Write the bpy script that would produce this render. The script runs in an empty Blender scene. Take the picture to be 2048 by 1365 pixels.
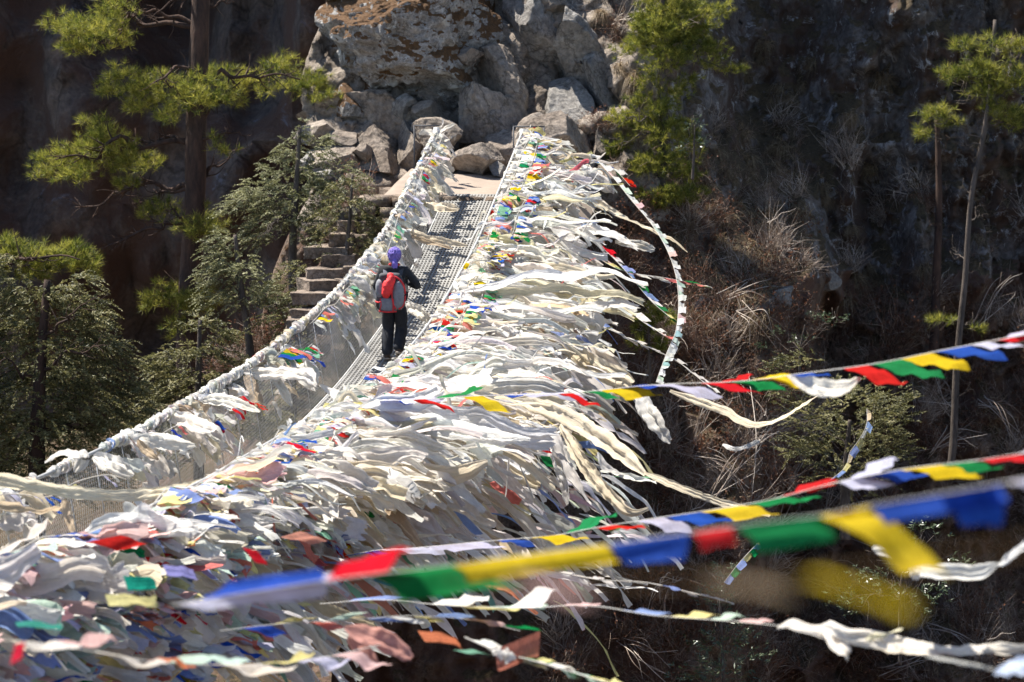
import bpy, math, random
import numpy as np
from mathutils import Vector, Matrix
R_ = math.radians
rng = np.random.default_rng(11)
random.seed(5)
sc = bpy.context.scene
COL = sc.collection

# ---------------------------------------------------------------- camera, sky, sun, exposure
FPX = 5689.0
TH = math.atan(682.5 / FPX)
cam_d = bpy.data.cameras.new("camera")
cam_d.sensor_width = 36.0
cam_d.lens = 100.0
cam_d.clip_start = 0.1
cam_d.clip_end = 1500
cam_d.dof.use_dof = True
cam_d.dof.focus_distance = 38.0
cam_d.dof.aperture_fstop = 3.2
cam = bpy.data.objects.new("camera", cam_d)
cam.rotation_euler = (R_(90) - TH, 0, 0)
COL.objects.link(cam)
sc.camera = cam

TOSUN = Vector((-0.40, 0.25, 0.88)).normalized()
sun_el = math.asin(TOSUN.z)
sun_az = math.atan2(TOSUN.x, TOSUN.y)
w = bpy.data.worlds.new("World")
sc.world = w
w.use_nodes = True
wn = w.node_tree
sky = wn.nodes.new("ShaderNodeTexSky")
sky.sky_type = 'NISHITA'
sky.sun_disc = False
sky.sun_elevation = sun_el
sky.sun_rotation = sun_az
sky.altitude = 3000
bg = wn.nodes["Background"]
bg.inputs["Strength"].default_value = 0.095
wn.links.new(sky.outputs[0], bg.inputs[0])
sl = bpy.data.lights.new("sun", 'SUN')
sl.energy = 5.0
sl.angle = R_(0.5)
sl.color = (1.0, 0.95, 0.87)
sun = bpy.data.objects.new("sun", sl)
sun.rotation_euler = (-TOSUN).to_track_quat('-Z', 'Y').to_euler()
sun.location = (-20, 10, 30)
COL.objects.link(sun)
sc.view_settings.view_transform = 'Standard'
sc.view_settings.look = 'None'
sc.view_settings.gamma = 1.0
sc.view_settings.exposure = 1.33
try:
    sc.cycles.use_denoising = True
    sc.cycles.max_bounces = 8
    sc.cycles.diffuse_bounces = 3
    sc.cycles.transmission_bounces = 6
    sc.cycles.transparent_max_bounces = 8
except Exception:
    pass

# ---------------------------------------------------------------- helpers
CF = np.array([0, math.cos(TH), -math.sin(TH)])
CU = np.array([0, math.sin(TH), math.cos(TH)])
CR = np.array([1.0, 0, 0])
def ray(px, py):
    return CF + CR * ((px - 1024) / FPX) + CU * ((682.5 - py) / FPX)
def P(px, py, d):
    return ray(px, py) * d
AL = R_(7.0)
UB = np.array([math.sin(AL), math.cos(AL), 0])       # bridge direction
NB = np.array([-math.cos(AL), math.sin(AL), 0])      # to the bridge's left side
DR, WB = 5.8, 1.5
_S = np.array([4, 8, 12, 15, 18.5, 21, 24.5, 28, 33.5, 37, 39, 42.7, 45.6, 48.6, 52])
_Z = np.array([-1.6, -2.35, -3.0, -3.45, -3.85, -4.07, -4.27, -4.38, -4.38, -4.22, -4.09, -3.68, -3.02, -2.28, -1.5])
_ss = np.linspace(4, 52, 481)
_zz = np.interp(_ss, _S, _Z)
_k = np.ones(21) / 21
_zz = np.convolve(np.pad(_zz, 10, mode='reflect', reflect_type='odd'), _k, 'valid')
def rail_z(s):
    return np.interp(s, _ss, _zz)
HR = 1.08                                             # handrail height over the deck
def bridge(s, side=0.0, up=0.0):
    """side: metres to the left of the open (right) handrail; up: above the handrail"""
    s = np.asarray(s, float)
    p = s[..., None] * UB + (DR + np.asarray(side, float))[..., None] * NB
    p[..., 2] = rail_z(s) + up - .24 * np.exp(-((s - 36.2) / 4.8) ** 2) * (1 - np.clip(np.asarray(side, float) / WB, 0, 1))   # the laden side sags more
    return p

def tag(o, label=None, cat=None, group=None, kind=None):
    if label: o["label"] = label
    if cat: o["category"] = cat
    if group: o["group"] = group
    if kind: o["kind"] = kind
    return o
def empty(name, loc=(0, 0, 0), label=None, cat=None, group=None):
    o = bpy.data.objects.new(name, None)
    o.location = loc
    o.empty_display_size = 0.1
    COL.objects.link(o)
    return tag(o, label, cat, group)
UVL = [None]
def mkmesh(name, V, F, mat=None, col=None, smooth=False, uv=None):
    V = np.asarray(V, np.float32).reshape(-1, 3)
    F = np.asarray(F, np.int32)
    me = bpy.data.meshes.new(name)
    n, k = F.shape
    me.vertices.add(len(V)); me.vertices.foreach_set("co", V.ravel())
    me.loops.add(n * k); me.loops.foreach_set("vertex_index", F.ravel())
    me.polygons.add(n)
    me.polygons.foreach_set("loop_start", np.arange(0, n * k, k, dtype=np.int32))
    me.polygons.foreach_set("loop_total", np.full(n, k, np.int32))
    if smooth: me.polygons.foreach_set("use_smooth", np.ones(n, bool))
    me.update(calc_edges=True)
    if col is not None:
        c = np.asarray(col, np.float32)
        if c.ndim == 1: c = np.tile(c[:3], (len(V), 1))
        a = me.attributes.new("Col", 'FLOAT_COLOR', 'POINT')
        a.data.foreach_set("color", np.c_[c[:, :3], np.ones(len(V), np.float32)].astype(np.float32).ravel())
    if uv is not None:
        a = me.attributes.new("Strip", 'FLOAT_VECTOR', 'POINT')
        a.data.foreach_set("vector", np.asarray(uv, np.float32).ravel())
    if mat: me.materials.append(mat)
    return me
def obj(name, V, F, mat=None, parent=None, col=None, smooth=False, loc=None, uv=None):
    """link ONE mesh object; vertices are in world space, moved to be local to the parent (an Empty, unrotated)"""
    V = np.asarray(V, float).reshape(-1, 3)
    base = np.zeros(3)
    if parent is not None:
        q = parent
        while q is not None:
            base = base + np.array(q.location); q = q.parent
        V = V - base
    elif loc is not None:
        V = V - np.asarray(loc)
    if uv is None and col is not None and UVL[0] is not None and len(UVL[0]) == len(V): uv = UVL[0]
    me = mkmesh(name, V, F, mat, col, smooth, uv)
    o = bpy.data.objects.new(name, me)
    if parent is None and loc is not None: o.location = loc
    if parent is not None: o.parent = parent
    COL.objects.link(o)
    return o
def grid_faces(nu, nv, off=0):
    i, j = np.meshgrid(np.arange(nu - 1), np.arange(nv - 1), indexing='ij')
    a = (i * nv + j).ravel() + off
    return np.stack([a, a + nv, a + nv + 1, a + 1], 1)
class MB:
    def __init__(s): s.V = []; s.F = []; s.C = []; s.U = []; s.n = 0
    def add(s, V, F, c=None):
        V = np.asarray(V, float).reshape(-1, 3); F = np.asarray(F)
        if F.shape[1] == 3: F = np.c_[F, F[:, 2]]; 
        s.V.append(V); s.F.append(F + s.n); s.n += len(V)
        if c is not None:
            c = np.asarray(c, float)
            s.C.append(np.tile(c, (len(V), 1)) if c.ndim == 1 else c); s.U.append(UVL[0] if UVL[0] is not None and len(UVL[0]) == len(V) else V * 0)
    def data(s):
        return np.concatenate(s.V), np.concatenate(s.F), (np.concatenate(s.C) if s.C else None)
    def build(s, name, mat, parent=None, smooth=False, loc=None):
        V, F, C = s.data()
        if (F[:, 2] == F[:, 3]).all(): F = F[:, :3]
        return obj(name, V, F, mat, parent, C, smooth, loc, np.concatenate(s.U) if s.U else None)
def tube(path, r, ns=6, cap=True):
    path = np.asarray(path, float); n = len(path)
    r = np.broadcast_to(np.asarray(r, float), (n,))
    T = np.gradient(path, axis=0); T /= np.linalg.norm(T, axis=1)[:, None] + 1e-9
    ref = np.array([0, 0, 1.0]) if abs(T[:, 2]).mean() < 0.8 else np.array([1.0, 0, 0])
    A = np.cross(T, ref); A /= np.linalg.norm(A, axis=1)[:, None] + 1e-9
    B = np.cross(T, A)
    ang = np.arange(ns) * 2 * math.pi / ns
    V = path[:, None] + r[:, None, None] * (A[:, None] * np.cos(ang)[None, :, None] + B[:, None] * np.sin(ang)[None, :, None])
    i, j = np.meshgrid(np.arange(n - 1), np.arange(ns), indexing='ij')
    a = (i * ns + j).ravel(); b = (i * ns + (j + 1) % ns).ravel()
    F = np.stack([a, b, b + ns, a + ns], 1)
    V = V.reshape(-1, 3)
    if cap:
        V = np.r_[V, [path[0]], [path[-1]]]
        j = np.arange(ns); k = (j + 1) % ns; m = n * ns
        F = np.r_[F, np.stack([k, j, np.full(ns, m), np.full(ns, m)], 1), np.stack([j + m - ns, k + m - ns, np.full(ns, m + 1), np.full(ns, m + 1)], 1)]
    return V, F
def box(c, sx, sy, sz, M=None):
    v = np.array([[x, y, z] for x in (-.5, .5) for y in (-.5, .5) for z in (-.5, .5)]) * [sx, sy, sz]
    if M is not None: v = v @ np.asarray(M).T
    F = np.array([[0, 1, 3, 2], [4, 6, 7, 5], [0, 4, 5, 1], [2, 3, 7, 6], [0, 2, 6, 4], [1, 5, 7, 3]])
    return v + np.asarray(c), F
def spline(pts, n):
    pts = np.asarray(pts, float)
    if len(pts) < 3:
        t = np.linspace(0, 1, n)[:, None]; return pts[0] * (1 - t) + pts[-1] * t
    seg = np.r_[0, np.cumsum(np.linalg.norm(np.diff(pts, axis=0), axis=1))]
    q = np.r_[[2 * pts[0] - pts[1]], pts, [2 * pts[-1] - pts[-2]]]
    s = np.linspace(0, seg[-1] * 0.99999, n)
    i = np.clip(np.searchsorted(seg, s, side='right') - 1, 0, len(pts) - 2)
    t = ((s - seg[i]) / (seg[i + 1] - seg[i]))[:, None]
    a, b, c, d = q[i], q[i + 1], q[i + 2], q[i + 3]
    return .5 * (2 * b + (c - a) * t + (2 * a - 5 * b + 4 * c - d) * t * t + (3 * b - a - 3 * c + d) * t ** 3)
def unit(v): v = np.asarray(v, float); return v / (np.linalg.norm(v, axis=-1, keepdims=True) + 1e-12)

def _hash(ix, iy, iz, seed):
    h = (ix * 374761393 + iy * 668265263 + iz * 2147483647 + seed * 1274126177) & 0xffffffff
    h = ((h ^ (h >> 13)) * 1274126177) & 0xffffffff
    h = ((h ^ (h >> 16)) * 2246822519) & 0xffffffff
    return ((h ^ (h >> 15)) & 0xffff) / 65535.0
def vnoise(p, seed=0):
    p = np.asarray(p, float); i = np.floor(p).astype(np.int64); f = p - i; f = f * f * (3 - 2 * f)
    x, y, z = i[..., 0], i[..., 1], i[..., 2]; r = 0
    for dx in (0, 1):
        for dy in (0, 1):
            for dz in (0, 1):
                wgt = (f[..., 0] if dx else 1 - f[..., 0]) * (f[..., 1] if dy else 1 - f[..., 1]) * (f[..., 2] if dz else 1 - f[..., 2])
                r = r + wgt * _hash(x + dx, y + dy, z + dz, seed)
    return r * 2 - 1
def fbm(p, oct=4, seed=0, gain=.5, lac=2.03, ridged=False):
    r = 0; a = 1; q = np.asarray(p, float)
    for k in range(oct):
        n = vnoise(q, seed + k * 17)
        if ridged: n = 1 - 2 * abs(n)
        r = r + a * n; a *= gain; q = q * lac
    return r
def sstep(a, b, x):
    t = np.clip((x - a) / (b - a), 0, 1); return t * t * (3 - 2 * t)

# ---------------------------------------------------------------- materials
def newmat(name):
    m = bpy.data.materials.new(name); m.use_nodes = True
    nt = m.node_tree; nt.nodes.clear()
    out = nt.nodes.new("ShaderNodeOutputMaterial")
    return m, nt, out
def N(nt, t, **kw):
    n = nt.nodes.new(t)
    for k, v in kw.items():
        if k in n.inputs: n.inputs[k].default_value = v
        else: setattr(n, k, v)
    return n
def ramp(nt, src, stops):
    r = nt.nodes.new("ShaderNodeValToRGB")
    els = r.color_ramp.elements
    while len(els) > 1: els.remove(els[-1])
    els[0].position = stops[0][0]; els[0].color = (*stops[0][1], 1) if len(stops[0][1]) == 3 else stops[0][1]
    for p, c in stops[1:]:
        e = els.new(p); e.color = (*c, 1)
    nt.links.new(src, r.inputs[0]); return r
def noise(nt, scale, detail=6, rough=.6, coord=None, dist=0.0, sc3=None):
    n = N(nt, "ShaderNodeTexNoise", Scale=scale, Detail=detail, Roughness=rough, Distortion=dist)
    if coord is not None:
        if sc3 is not None:
            mp = N(nt, "ShaderNodeMapping"); mp.inputs["Scale"].default_value = sc3
            nt.links.new(coord, mp.inputs[0]); coord = mp.outputs[0]
        nt.links.new(coord, n.inputs["Vector"])
    return n
def mixc(nt, fac, a, b, blend='MIX'):
    m = nt.nodes.new("ShaderNodeMix"); m.data_type = 'RGBA'; m.blend_type = blend
    for s, v in ((m.inputs[0], fac), (m.inputs[6], a), (m.inputs[7], b)):
        if isinstance(v, (int, float)): s.default_value = v
        elif isinstance(v, tuple): s.default_value = (*v, 1)
        else: nt.links.new(v, s)
    return m.outputs[2]
def simple(name, color, rough=.8, var=.25, scale=20, metal=0., bump=0.):
    m, nt, out = newmat(name)
    b = N(nt, "ShaderNodeBsdfPrincipled", Roughness=rough, Metallic=metal)
    co = nt.nodes.new("ShaderNodeTexCoord")
    n = noise(nt, scale, 5, .6, co.outputs["Object"])
    r = ramp(nt, n.outputs[0], [(.3, tuple(c * (1 - var) for c in color)), (.7, tuple(min(1, c * (1 + var)) for c in color))])
    nt.links.new(r.outputs[0], b.inputs["Base Color"])
    if bump:
        bp = N(nt, "ShaderNodeBump", Strength=bump, Distance=.02); nt.links.new(n.outputs[0], bp.inputs["Height"]); nt.links.new(bp.outputs[0], b.inputs["Normal"])
    nt.links.new(b.outputs[0], out.inputs[0]); return m
def cloth_mat(name, trans=.46, dirt=.09, prints=False):
    m, nt, out = newmat(name)
    at = N(nt, "ShaderNodeAttribute", attribute_name="Col")
    co = nt.nodes.new("ShaderNodeTexCoord")
    n1 = noise(nt, 2.2, 4, .6, co.outputs["Object"])
    n2 = noise(nt, 26, 3, .6, co.outputs["Object"])
    r1 = ramp(nt, n1.outputs[0], [(.32, (1 - dirt * 1.6, 1 - dirt * 1.9, 1 - dirt * 2.5)), (.6, (1, 1, 1))])
    r2 = ramp(nt, n2.outputs[0], [(.3, (1 - dirt, 1 - dirt * 1.1, 1 - dirt * 1.2)), (.65, (1, 1, 1))])
    c = mixc(nt, 1., at.outputs["Color"], r1.outputs[0], 'MULTIPLY')
    c = mixc(nt, 1., c, r2.outputs[0], 'MULTIPLY')
    if prints:
        s2 = N(nt, "ShaderNodeAttribute", attribute_name="Strip")
        n3 = noise(nt, 1.0, 2, .5, s2.outputs["Vector"], 0., (55, 160, 3)); r3 = ramp(nt, n3.outputs[0], [(.47, (.62, .6, .62)), (.56, (1, 1, 1))])
        c = mixc(nt, .55, c, r3.outputs[0], 'MULTIPLY')
    d = N(nt, "ShaderNodeBsdfDiffuse"); t = N(nt, "ShaderNodeBsdfTranslucent"); mx = N(nt, "ShaderNodeMixShader", Fac=trans)
    bp = N(nt, "ShaderNodeBump", Strength=.9, Distance=.03)
    sa = N(nt, "ShaderNodeAttribute", attribute_name="Strip")
    wv = noise(nt, 1.0, 5, .62, sa.outputs["Vector"], 1.2, (1.7, 19, 1)); nt.links.new(wv.outputs[0], bp.inputs["Height"])
    nt.links.new(bp.outputs[0], d.inputs["Normal"]); nt.links.new(bp.outputs[0], t.inputs["Normal"])
    nt.links.new(c, d.inputs[0]); nt.links.new(c, t.inputs[0])
    nt.links.new(d.outputs[0], mx.inputs[1]); nt.links.new(t.outputs[0], mx.inputs[2]); nt.links.new(mx.outputs[0], out.inputs[0])
    return m
M_CLOTH = cloth_mat("cotton_cloth")
M_FLAG = cloth_mat("prayer_flag_cotton", .45, .12, True)
def leaf_mat(name, cols, trans=.35, scale=3.0, rough=.6):
    m, nt, out = newmat(name)
    co = nt.nodes.new("ShaderNodeTexCoord"); g = nt.nodes.new("ShaderNodeNewGeometry")
    n1 = noise(nt, scale, 3, .6, co.outputs["Object"])
    mth = N(nt, "ShaderNodeMath", operation='MULTIPLY_ADD'); nt.links.new(g.outputs["Random Per Island"], mth.inputs[0]); mth.inputs[1].default_value = .45
    nt.links.new(n1.outputs[0], mth.inputs[2])
    sb = N(nt, "ShaderNodeMath", operation='SUBTRACT'); nt.links.new(mth.outputs[0], sb.inputs[0]); sb.inputs[1].default_value = .2
    k = len(cols)
    r = ramp(nt, sb.outputs[0], [(.3 + .45 * i / max(1, k - 1), c) for i, c in enumerate(cols)])
    d = N(nt, "ShaderNodeBsdfPrincipled", Roughness=rough); t = N(nt, "ShaderNodeBsdfTranslucent"); mx = N(nt, "ShaderNodeMixShader", Fac=trans)
    nt.links.new(r.outputs[0], d.inputs["Base Color"]); nt.links.new(r.outputs[0], t.inputs[0])
    nt.links.new(d.outputs[0], mx.inputs[1]); nt.links.new(t.outputs[0], mx.inputs[2]); nt.links.new(mx.outputs[0], out.inputs[0])
    return m
M_PINE = leaf_mat("pine_needles", [(.06, .085, .015), (.20, .215, .03), (.42, .38, .075)], .5, 2.2)
M_JUN = leaf_mat("juniper_foliage", [(.08, .085, .035), (.20, .20, .09), (.38, .37, .20)], .35, 2.0)
M_HEM = leaf_mat("hemlock_foliage", [(.05, .055, .018), (.15, .145, .052), (.30, .265, .11)], .35, 1.6)
M_RHO = leaf_mat("glossy_leaves", [(.03, .05, .02), (.07, .1, .05), (.16, .18, .11)], .25, 3, .35)
M_DRY = leaf_mat("dry_grass", [(.12, .075, .04), (.24, .17, .095), (.40, .31, .19)], .35, 3)
M_TWIG = leaf_mat("dry_twigs", [(.08, .042, .026), (.21, .125, .082), (.42, .32, .245)], .1, 2.5)
M_TWIGP = leaf_mat("pale_twigs", [(.16, .11, .08), (.36, .28, .22), (.58, .50, .42)], .1, 2.5)
M_DEAD = leaf_mat("dead_leaves", [(.09, .03, .015), (.19, .075, .035), (.28, .13, .07)], .4, 3)
def bark(name, c1, c2):
    m, nt, out = newmat(name)
    co = nt.nodes.new("ShaderNodeTexCoord"); b = N(nt, "ShaderNodeBsdfPrincipled", Roughness=.95)
    n = noise(nt, 7, 8, .7, co.outputs["Object"], sc3=(1, 1, .25))
    r = ramp(nt, n.outputs[0], [(.35, c1), (.65, c2)]); nt.links.new(r.outputs[0], b.inputs["Base Color"])
    bp = N(nt, "ShaderNodeBump", Strength=.9, Distance=.05); nt.links.new(n.outputs[0], bp.inputs["Height"]); nt.links.new(bp.outputs[0], b.inputs["Normal"])
    nt.links.new(b.outputs[0], out.inputs[0]); return m
M_BARK = bark("pine_bark", (.02, .011, .008), (.085, .045, .028))
M_BARKG = bark("grey_bark", (.035, .028, .022), (.13, .10, .08))
def rock_mat(name, cols, lichen=(.55, .56, .54), lich_amt=.62, moss=None, moss_amt=.5, scale=1., dirt=None, moss_up=.35, lscale=1.6, bump=1.):
    m, nt, out = newmat(name)
    co = nt.nodes.new("ShaderNodeTexCoord"); g = nt.nodes.new("ShaderNodeNewGeometry")
    b = N(nt, "ShaderNodeBsdfPrincipled", Roughness=.93)
    pos = g.outputs["Position"]
    n1 = noise(nt, .9 * scale, 10, .68, pos, .4)
    n2 = noise(nt, 9 * scale, 8, .75, pos)
    r1 = ramp(nt, n1.outputs[0], [(.3, cols[0]), (.5, cols[1]), (.7, cols[2])])
    r2 = ramp(nt, n2.outputs[0], [(.3, (.36, .36, .36)), (.64, (1.3, 1.3, 1.3))])
    c = mixc(nt, 1., r1.outputs[0], r2.outputs[0], 'MULTIPLY')
    # dark cracks
    v = N(nt, "ShaderNodeTexVoronoi", Scale=.8 * scale, feature='DISTANCE_TO_EDGE')
    nd = noise(nt, 1.5 * scale, 5, .6, pos); vm = N(nt, "ShaderNodeVectorMath", operation='MULTIPLY_ADD')
    nt.links.new(nd.outputs["Color"], vm.inputs[0]); vm.inputs[1].default_value = (1.2, 1.2, 1.2); nt.links.new(pos, vm.inputs[2])
    nt.links.new(vm.outputs[0], v.inputs["Vector"])
    rc = ramp(nt, v.outputs["Distance"], [(0, (.35, .33, .3)), (.035, (1, 1, 1))])
    c = mixc(nt, .8, c, rc.outputs[0], 'MULTIPLY')
    if dirt:
        nd2 = noise(nt, .55 * scale, 7, .65, pos, .3); rd = ramp(nt, nd2.outputs[0], [(.46, (0, 0, 0)), (.54, (1, 1, 1))])
        c = mixc(nt, rd.outputs[0], c, dirt)
    n3 = noise(nt, lscale * scale, 9, .78, pos, .6)
    rl = ramp(nt, n3.outputs[0], [(lich_amt - .03, (0, 0, 0)), (lich_amt + .02, (1, 1, 1))])
    c = mixc(nt, rl.outputs[0], c, lichen)
    if moss:
        sp = nt.nodes.new("ShaderNodeSeparateXYZ"); nt.links.new(g.outputs["Normal"], sp.inputs[0])
        n4 = noise(nt, 1.3 * scale, 8, .72, pos, .4)
        ad = N(nt, "ShaderNodeMath", operation='MULTIPLY_ADD'); nt.links.new(sp.outputs["Z"], ad.inputs[0]); ad.inputs[1].default_value = moss_up; nt.links.new(n4.outputs[0], ad.inputs[2])
        rm = ramp(nt, ad.outputs[0], [(moss_amt, (0, 0, 0)), (moss_amt + .05, (1, 1, 1))])
        n5 = noise(nt, 12 * scale, 5, .7, pos); rr = ramp(nt, n5.outputs[0], [(.3, tuple(x * .35 for x in moss)), (.7, moss)])
        c = mixc(nt, rm.outputs[0], c, rr.outputs[0])
    nt.links.new(c, b.inputs["Base Color"])
    bp = N(nt, "ShaderNodeBump", Strength=bump, Distance=.2 / scale)
    hs = N(nt, "ShaderNodeMath", operation='MULTIPLY_ADD'); nt.links.new(n2.outputs[0], hs.inputs[0]); hs.inputs[1].default_value = .5; nt.links.new(n1.outputs[0], hs.inputs[2])
    nt.links.new(hs.outputs[0], bp.inputs["Height"]); nt.links.new(bp.outputs[0], b.inputs["Normal"])
    nt.links.new(b.outputs[0], out.inputs[0]); return m
M_ROCK = rock_mat("granite", [(.14, .125, .11), (.31, .285, .255), (.46, .43, .39)], (.5, .49, .47), .66, None, .5, 1.2)
M_ROCKM = rock_mat("mossy_granite", [(.14, .13, .115), (.32, .30, .28), (.47, .45, .42)], (.52, .51, .48), .57, (.16, .078, .026), .50, 1.7, moss_up=.25)
M_ROCKW = rock_mat("warm_granite", [(.16, .12, .09), (.33, .27, .215), (.46, .39, .325)], (.5, .48, .45), .7, None, .5, 1.1)
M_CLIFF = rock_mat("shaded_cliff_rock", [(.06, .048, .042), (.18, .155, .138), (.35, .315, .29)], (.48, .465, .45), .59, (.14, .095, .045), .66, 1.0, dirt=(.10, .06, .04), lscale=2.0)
M_FAR = rock_mat("far_gorge_rock", [(.05, .045, .05), (.13, .105, .09), (.24, .18, .14)], (.16, .16, .19), .64, None, .5, .42, dirt=(.10, .06, .045), lscale=1.4, bump=1.)
M_SOIL = rock_mat("hillside_soil", [(.07, .045, .03), (.18, .12, .08), (.32, .23, .16)], (.36, .32, .28), .66, (.13, .085, .035), .74, 1.1, dirt=(.14, .075, .048))
M_SAND = simple("trodden_dust", (.26, .205, .16), .95, .14, 3, 0, .3)
M_STONE = rock_mat("step_stone", [(.12, .085, .06), (.25, .19, .145), (.36, .29, .23)], (.42, .38, .33), .68, None, .5, 2.0)
M_STEEL = simple("galvanised_steel", (.42, .42, .41), .55, .25, 12, .35)
M_WIRE = simple("galvanised_wire", (.38, .38, .37), .5, .2, 8, .3)
M_DECK = simple("dusty_steel_grating", (.25, .242, .225), .8, .22, 2.2, .1)
M_DARKST = simple("dark_steel", (.06, .06, .065), .6, .3, 6, .3)
# ---------------------------------------------------------------- terrain: far bank, gorge walls
def far_y(x, z, detail=True):
    """depth (world Y) of the far bank's rock and soil face at (x, z)"""
    x = np.asarray(x, float); z = np.asarray(z, float)
    lo = np.minimum(z + 3.55, 0); hi = np.maximum(z + 3.55, 0)
    right = sstep(2.2, 5.2, x); cl = sstep(4.6, 7.0, x - .25 * (z + 5))
    y = 52.2 + .62 * lo * (1 - .15 * cl) + .55 * hi * (1 - .85 * cl)
    y = y + right * (sstep(-6.0, -2.0, z) * 7.0 * (1 - cl) + cl * 6.5)               # the cliff stands back on the right
    y = y - right * (1 - cl) * .25 * hi
    xe = -3.7 - .22 * np.maximum(-3.2 - z, 0) + .5 * vnoise(np.stack([z * .6, z * 0 + 3, z * 0], -1), 3)
    left = np.maximum(xe - x, 0)
    y = y + 22 * sstep(0, 1.0, left) + 16 * left                                      # the bank falls away on the left
    y = y + (1 - right) * 1.7 * sstep(-3.4, -2.9, z)                                 # the outcrop's back wall stands behind its blocks
    if detail:
        p = np.stack([x, z * .55, y * 0.3], -1)
        a = .35 + .65 * right
        y = y + a * .9 * fbm(p * .35, 3, 5) - a * (.38 + .25 * cl) * fbm(p * .8 + 9, 5, 21, .55, ridged=True)
        y = y + .15 * fbm(np.stack([x, z, x * 0], -1) * 2.6, 6, 41, .66) + a * .25 * fbm(np.stack([x * 1.6, z * .5, x * 0], -1), 4, 71, .6)
        cq = np.stack([x * 1.1 + .3 * z, z * .45, x * 0], -1)
        cc = np.floor(cq + .4 * vnoise(cq * 1.5, 61)[..., None]); hh = _hash(cc[..., 0].astype(int), cc[..., 1].astype(int), 0, 31)
        y = y - cl * (.55 * hh + .16 * fbm(np.stack([x * 3, z * 1.2, x * 0], -1), 4, 81, .6, ridged=True))
        oc = sstep(-3.6, -3.0, z) * (1 - sstep(2.4, 3.4, x)) * sstep(-5, -4.3, x)
        q = np.stack([x + .5 * z, z - .35 * x, x * 0], -1)
        c1 = np.floor(q * [.9, .75, 0] + .35 * vnoise(q * 1.3, 6)[..., None]); h1 = _hash(c1[..., 0].astype(int), c1[..., 1].astype(int), 0, 5)
        c2 = np.floor(q * [2.2, 1.9, 0] + .3 * vnoise(q * 2.3, 8)[..., None]); h2 = _hash(c2[..., 0].astype(int), c2[..., 1].astype(int), 0, 9)
        y = y - oc * (1.1 * h1 + .45 * h2)
    return y
xs = np.r_[np.linspace(-60, -9, 60)[:-1], np.linspace(-9, 13, 300)[:-1], np.linspace(13, 60, 60)]
zs = np.r_[np.linspace(-32, -13, 50)[:-1], np.linspace(-13, 1.5, 200)[:-1], np.linspace(1.5, 16, 50)]
X, Z = np.meshgrid(xs, zs, indexing='ij')
Y = far_y(X, Z)
V = np.stack([X, Y, Z], -1).reshape(-1, 3)
cliffo = obj("far_bank_terrain", V, grid_faces(len(xs), len(zs)), None, None, None, True)
# three materials on the one sheet, by where they are: soil slope, cliff
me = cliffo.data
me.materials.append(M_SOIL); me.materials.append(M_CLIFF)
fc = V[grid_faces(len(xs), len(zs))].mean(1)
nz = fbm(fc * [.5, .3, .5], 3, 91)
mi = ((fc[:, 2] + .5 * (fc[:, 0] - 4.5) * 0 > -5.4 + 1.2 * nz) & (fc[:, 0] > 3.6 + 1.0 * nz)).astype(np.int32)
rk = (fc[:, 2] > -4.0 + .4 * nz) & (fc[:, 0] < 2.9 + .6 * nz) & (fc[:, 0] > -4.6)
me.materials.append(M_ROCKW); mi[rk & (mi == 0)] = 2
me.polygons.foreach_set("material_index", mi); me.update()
tag(cliffo, kind="structure")

def hit(px, py, back=0.0):
    """where the line of sight through a pixel of the photograph meets the far bank"""
    r = ray(px, py); t = np.arange(44, 100, .05)
    q = r[None] * t[:, None]; f = far_y(q[:, 0], q[:, 2])
    k = np.argmax(q[:, 1] >= f)
    return q[k] - np.array([0, back, 0])

# far gorge wall
xs = np.linspace(-110, 60, 330); zs = np.linspace(-60, 45, 210)
X, Z = np.meshgrid(xs, zs, indexing='ij')
p = np.stack([X, Z * .45, X * 0], -1)
Y = 112 + .18 * (Z + 20) + 5 * fbm(p * .05, 3, 7) - 3.2 * fbm(p * .16, 5, 31, .55, ridged=True) + .5 * fbm(p * 1.2, 3, 51) - .12 * (X + 25)
tag(obj("gorge_wall_terrain", np.stack([X, Y, Z], -1), grid_faces(len(xs), len(zs)), M_FAR, smooth=True), kind="structure")
# gorge floor and the near bank the photographer stands on
xs = np.linspace(-150, 150, 60); ys = np.linspace(-60, 160, 60)
X, Y = np.meshgrid(xs, ys, indexing='ij')
Z = -27 + 1.5 * fbm(np.stack([X, Y, X * 0], -1) * .06, 3, 8)
tag(obj("ground", np.stack([X, Y, Z], -1), grid_faces(60, 60)[:, ::-1], M_SOIL, smooth=True), kind="structure")
xs = np.linspace(-40, 40, 100); ts = np.linspace(0, 1, 60)
X, T = np.meshgrid(xs, ts, indexing='ij')
Yn = np.where(T < .5, -30 + (T / .5) * 32.5, 2.5 + (T - .5) * 8)
Zn = np.where(T < .5, -1.7 - sstep(-1.5, -5, X) * 2.0, -1.7 - sstep(-1.5, -5, X) * 2.0 - (T - .5) * 56)
Yn = Yn + .5 * fbm(np.stack([X, Zn, X * 0], -1) * .5, 4, 61) * (T > .45); Zn = Zn + .1 * fbm(np.stack([X, Yn, X * 0], -1), 3, 65)
tag(obj("near_bank_terrain", np.stack([X, Yn, Zn], -1), grid_faces(100, 60)[:, ::-1], M_SOIL, smooth=True), kind="structure")

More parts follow.
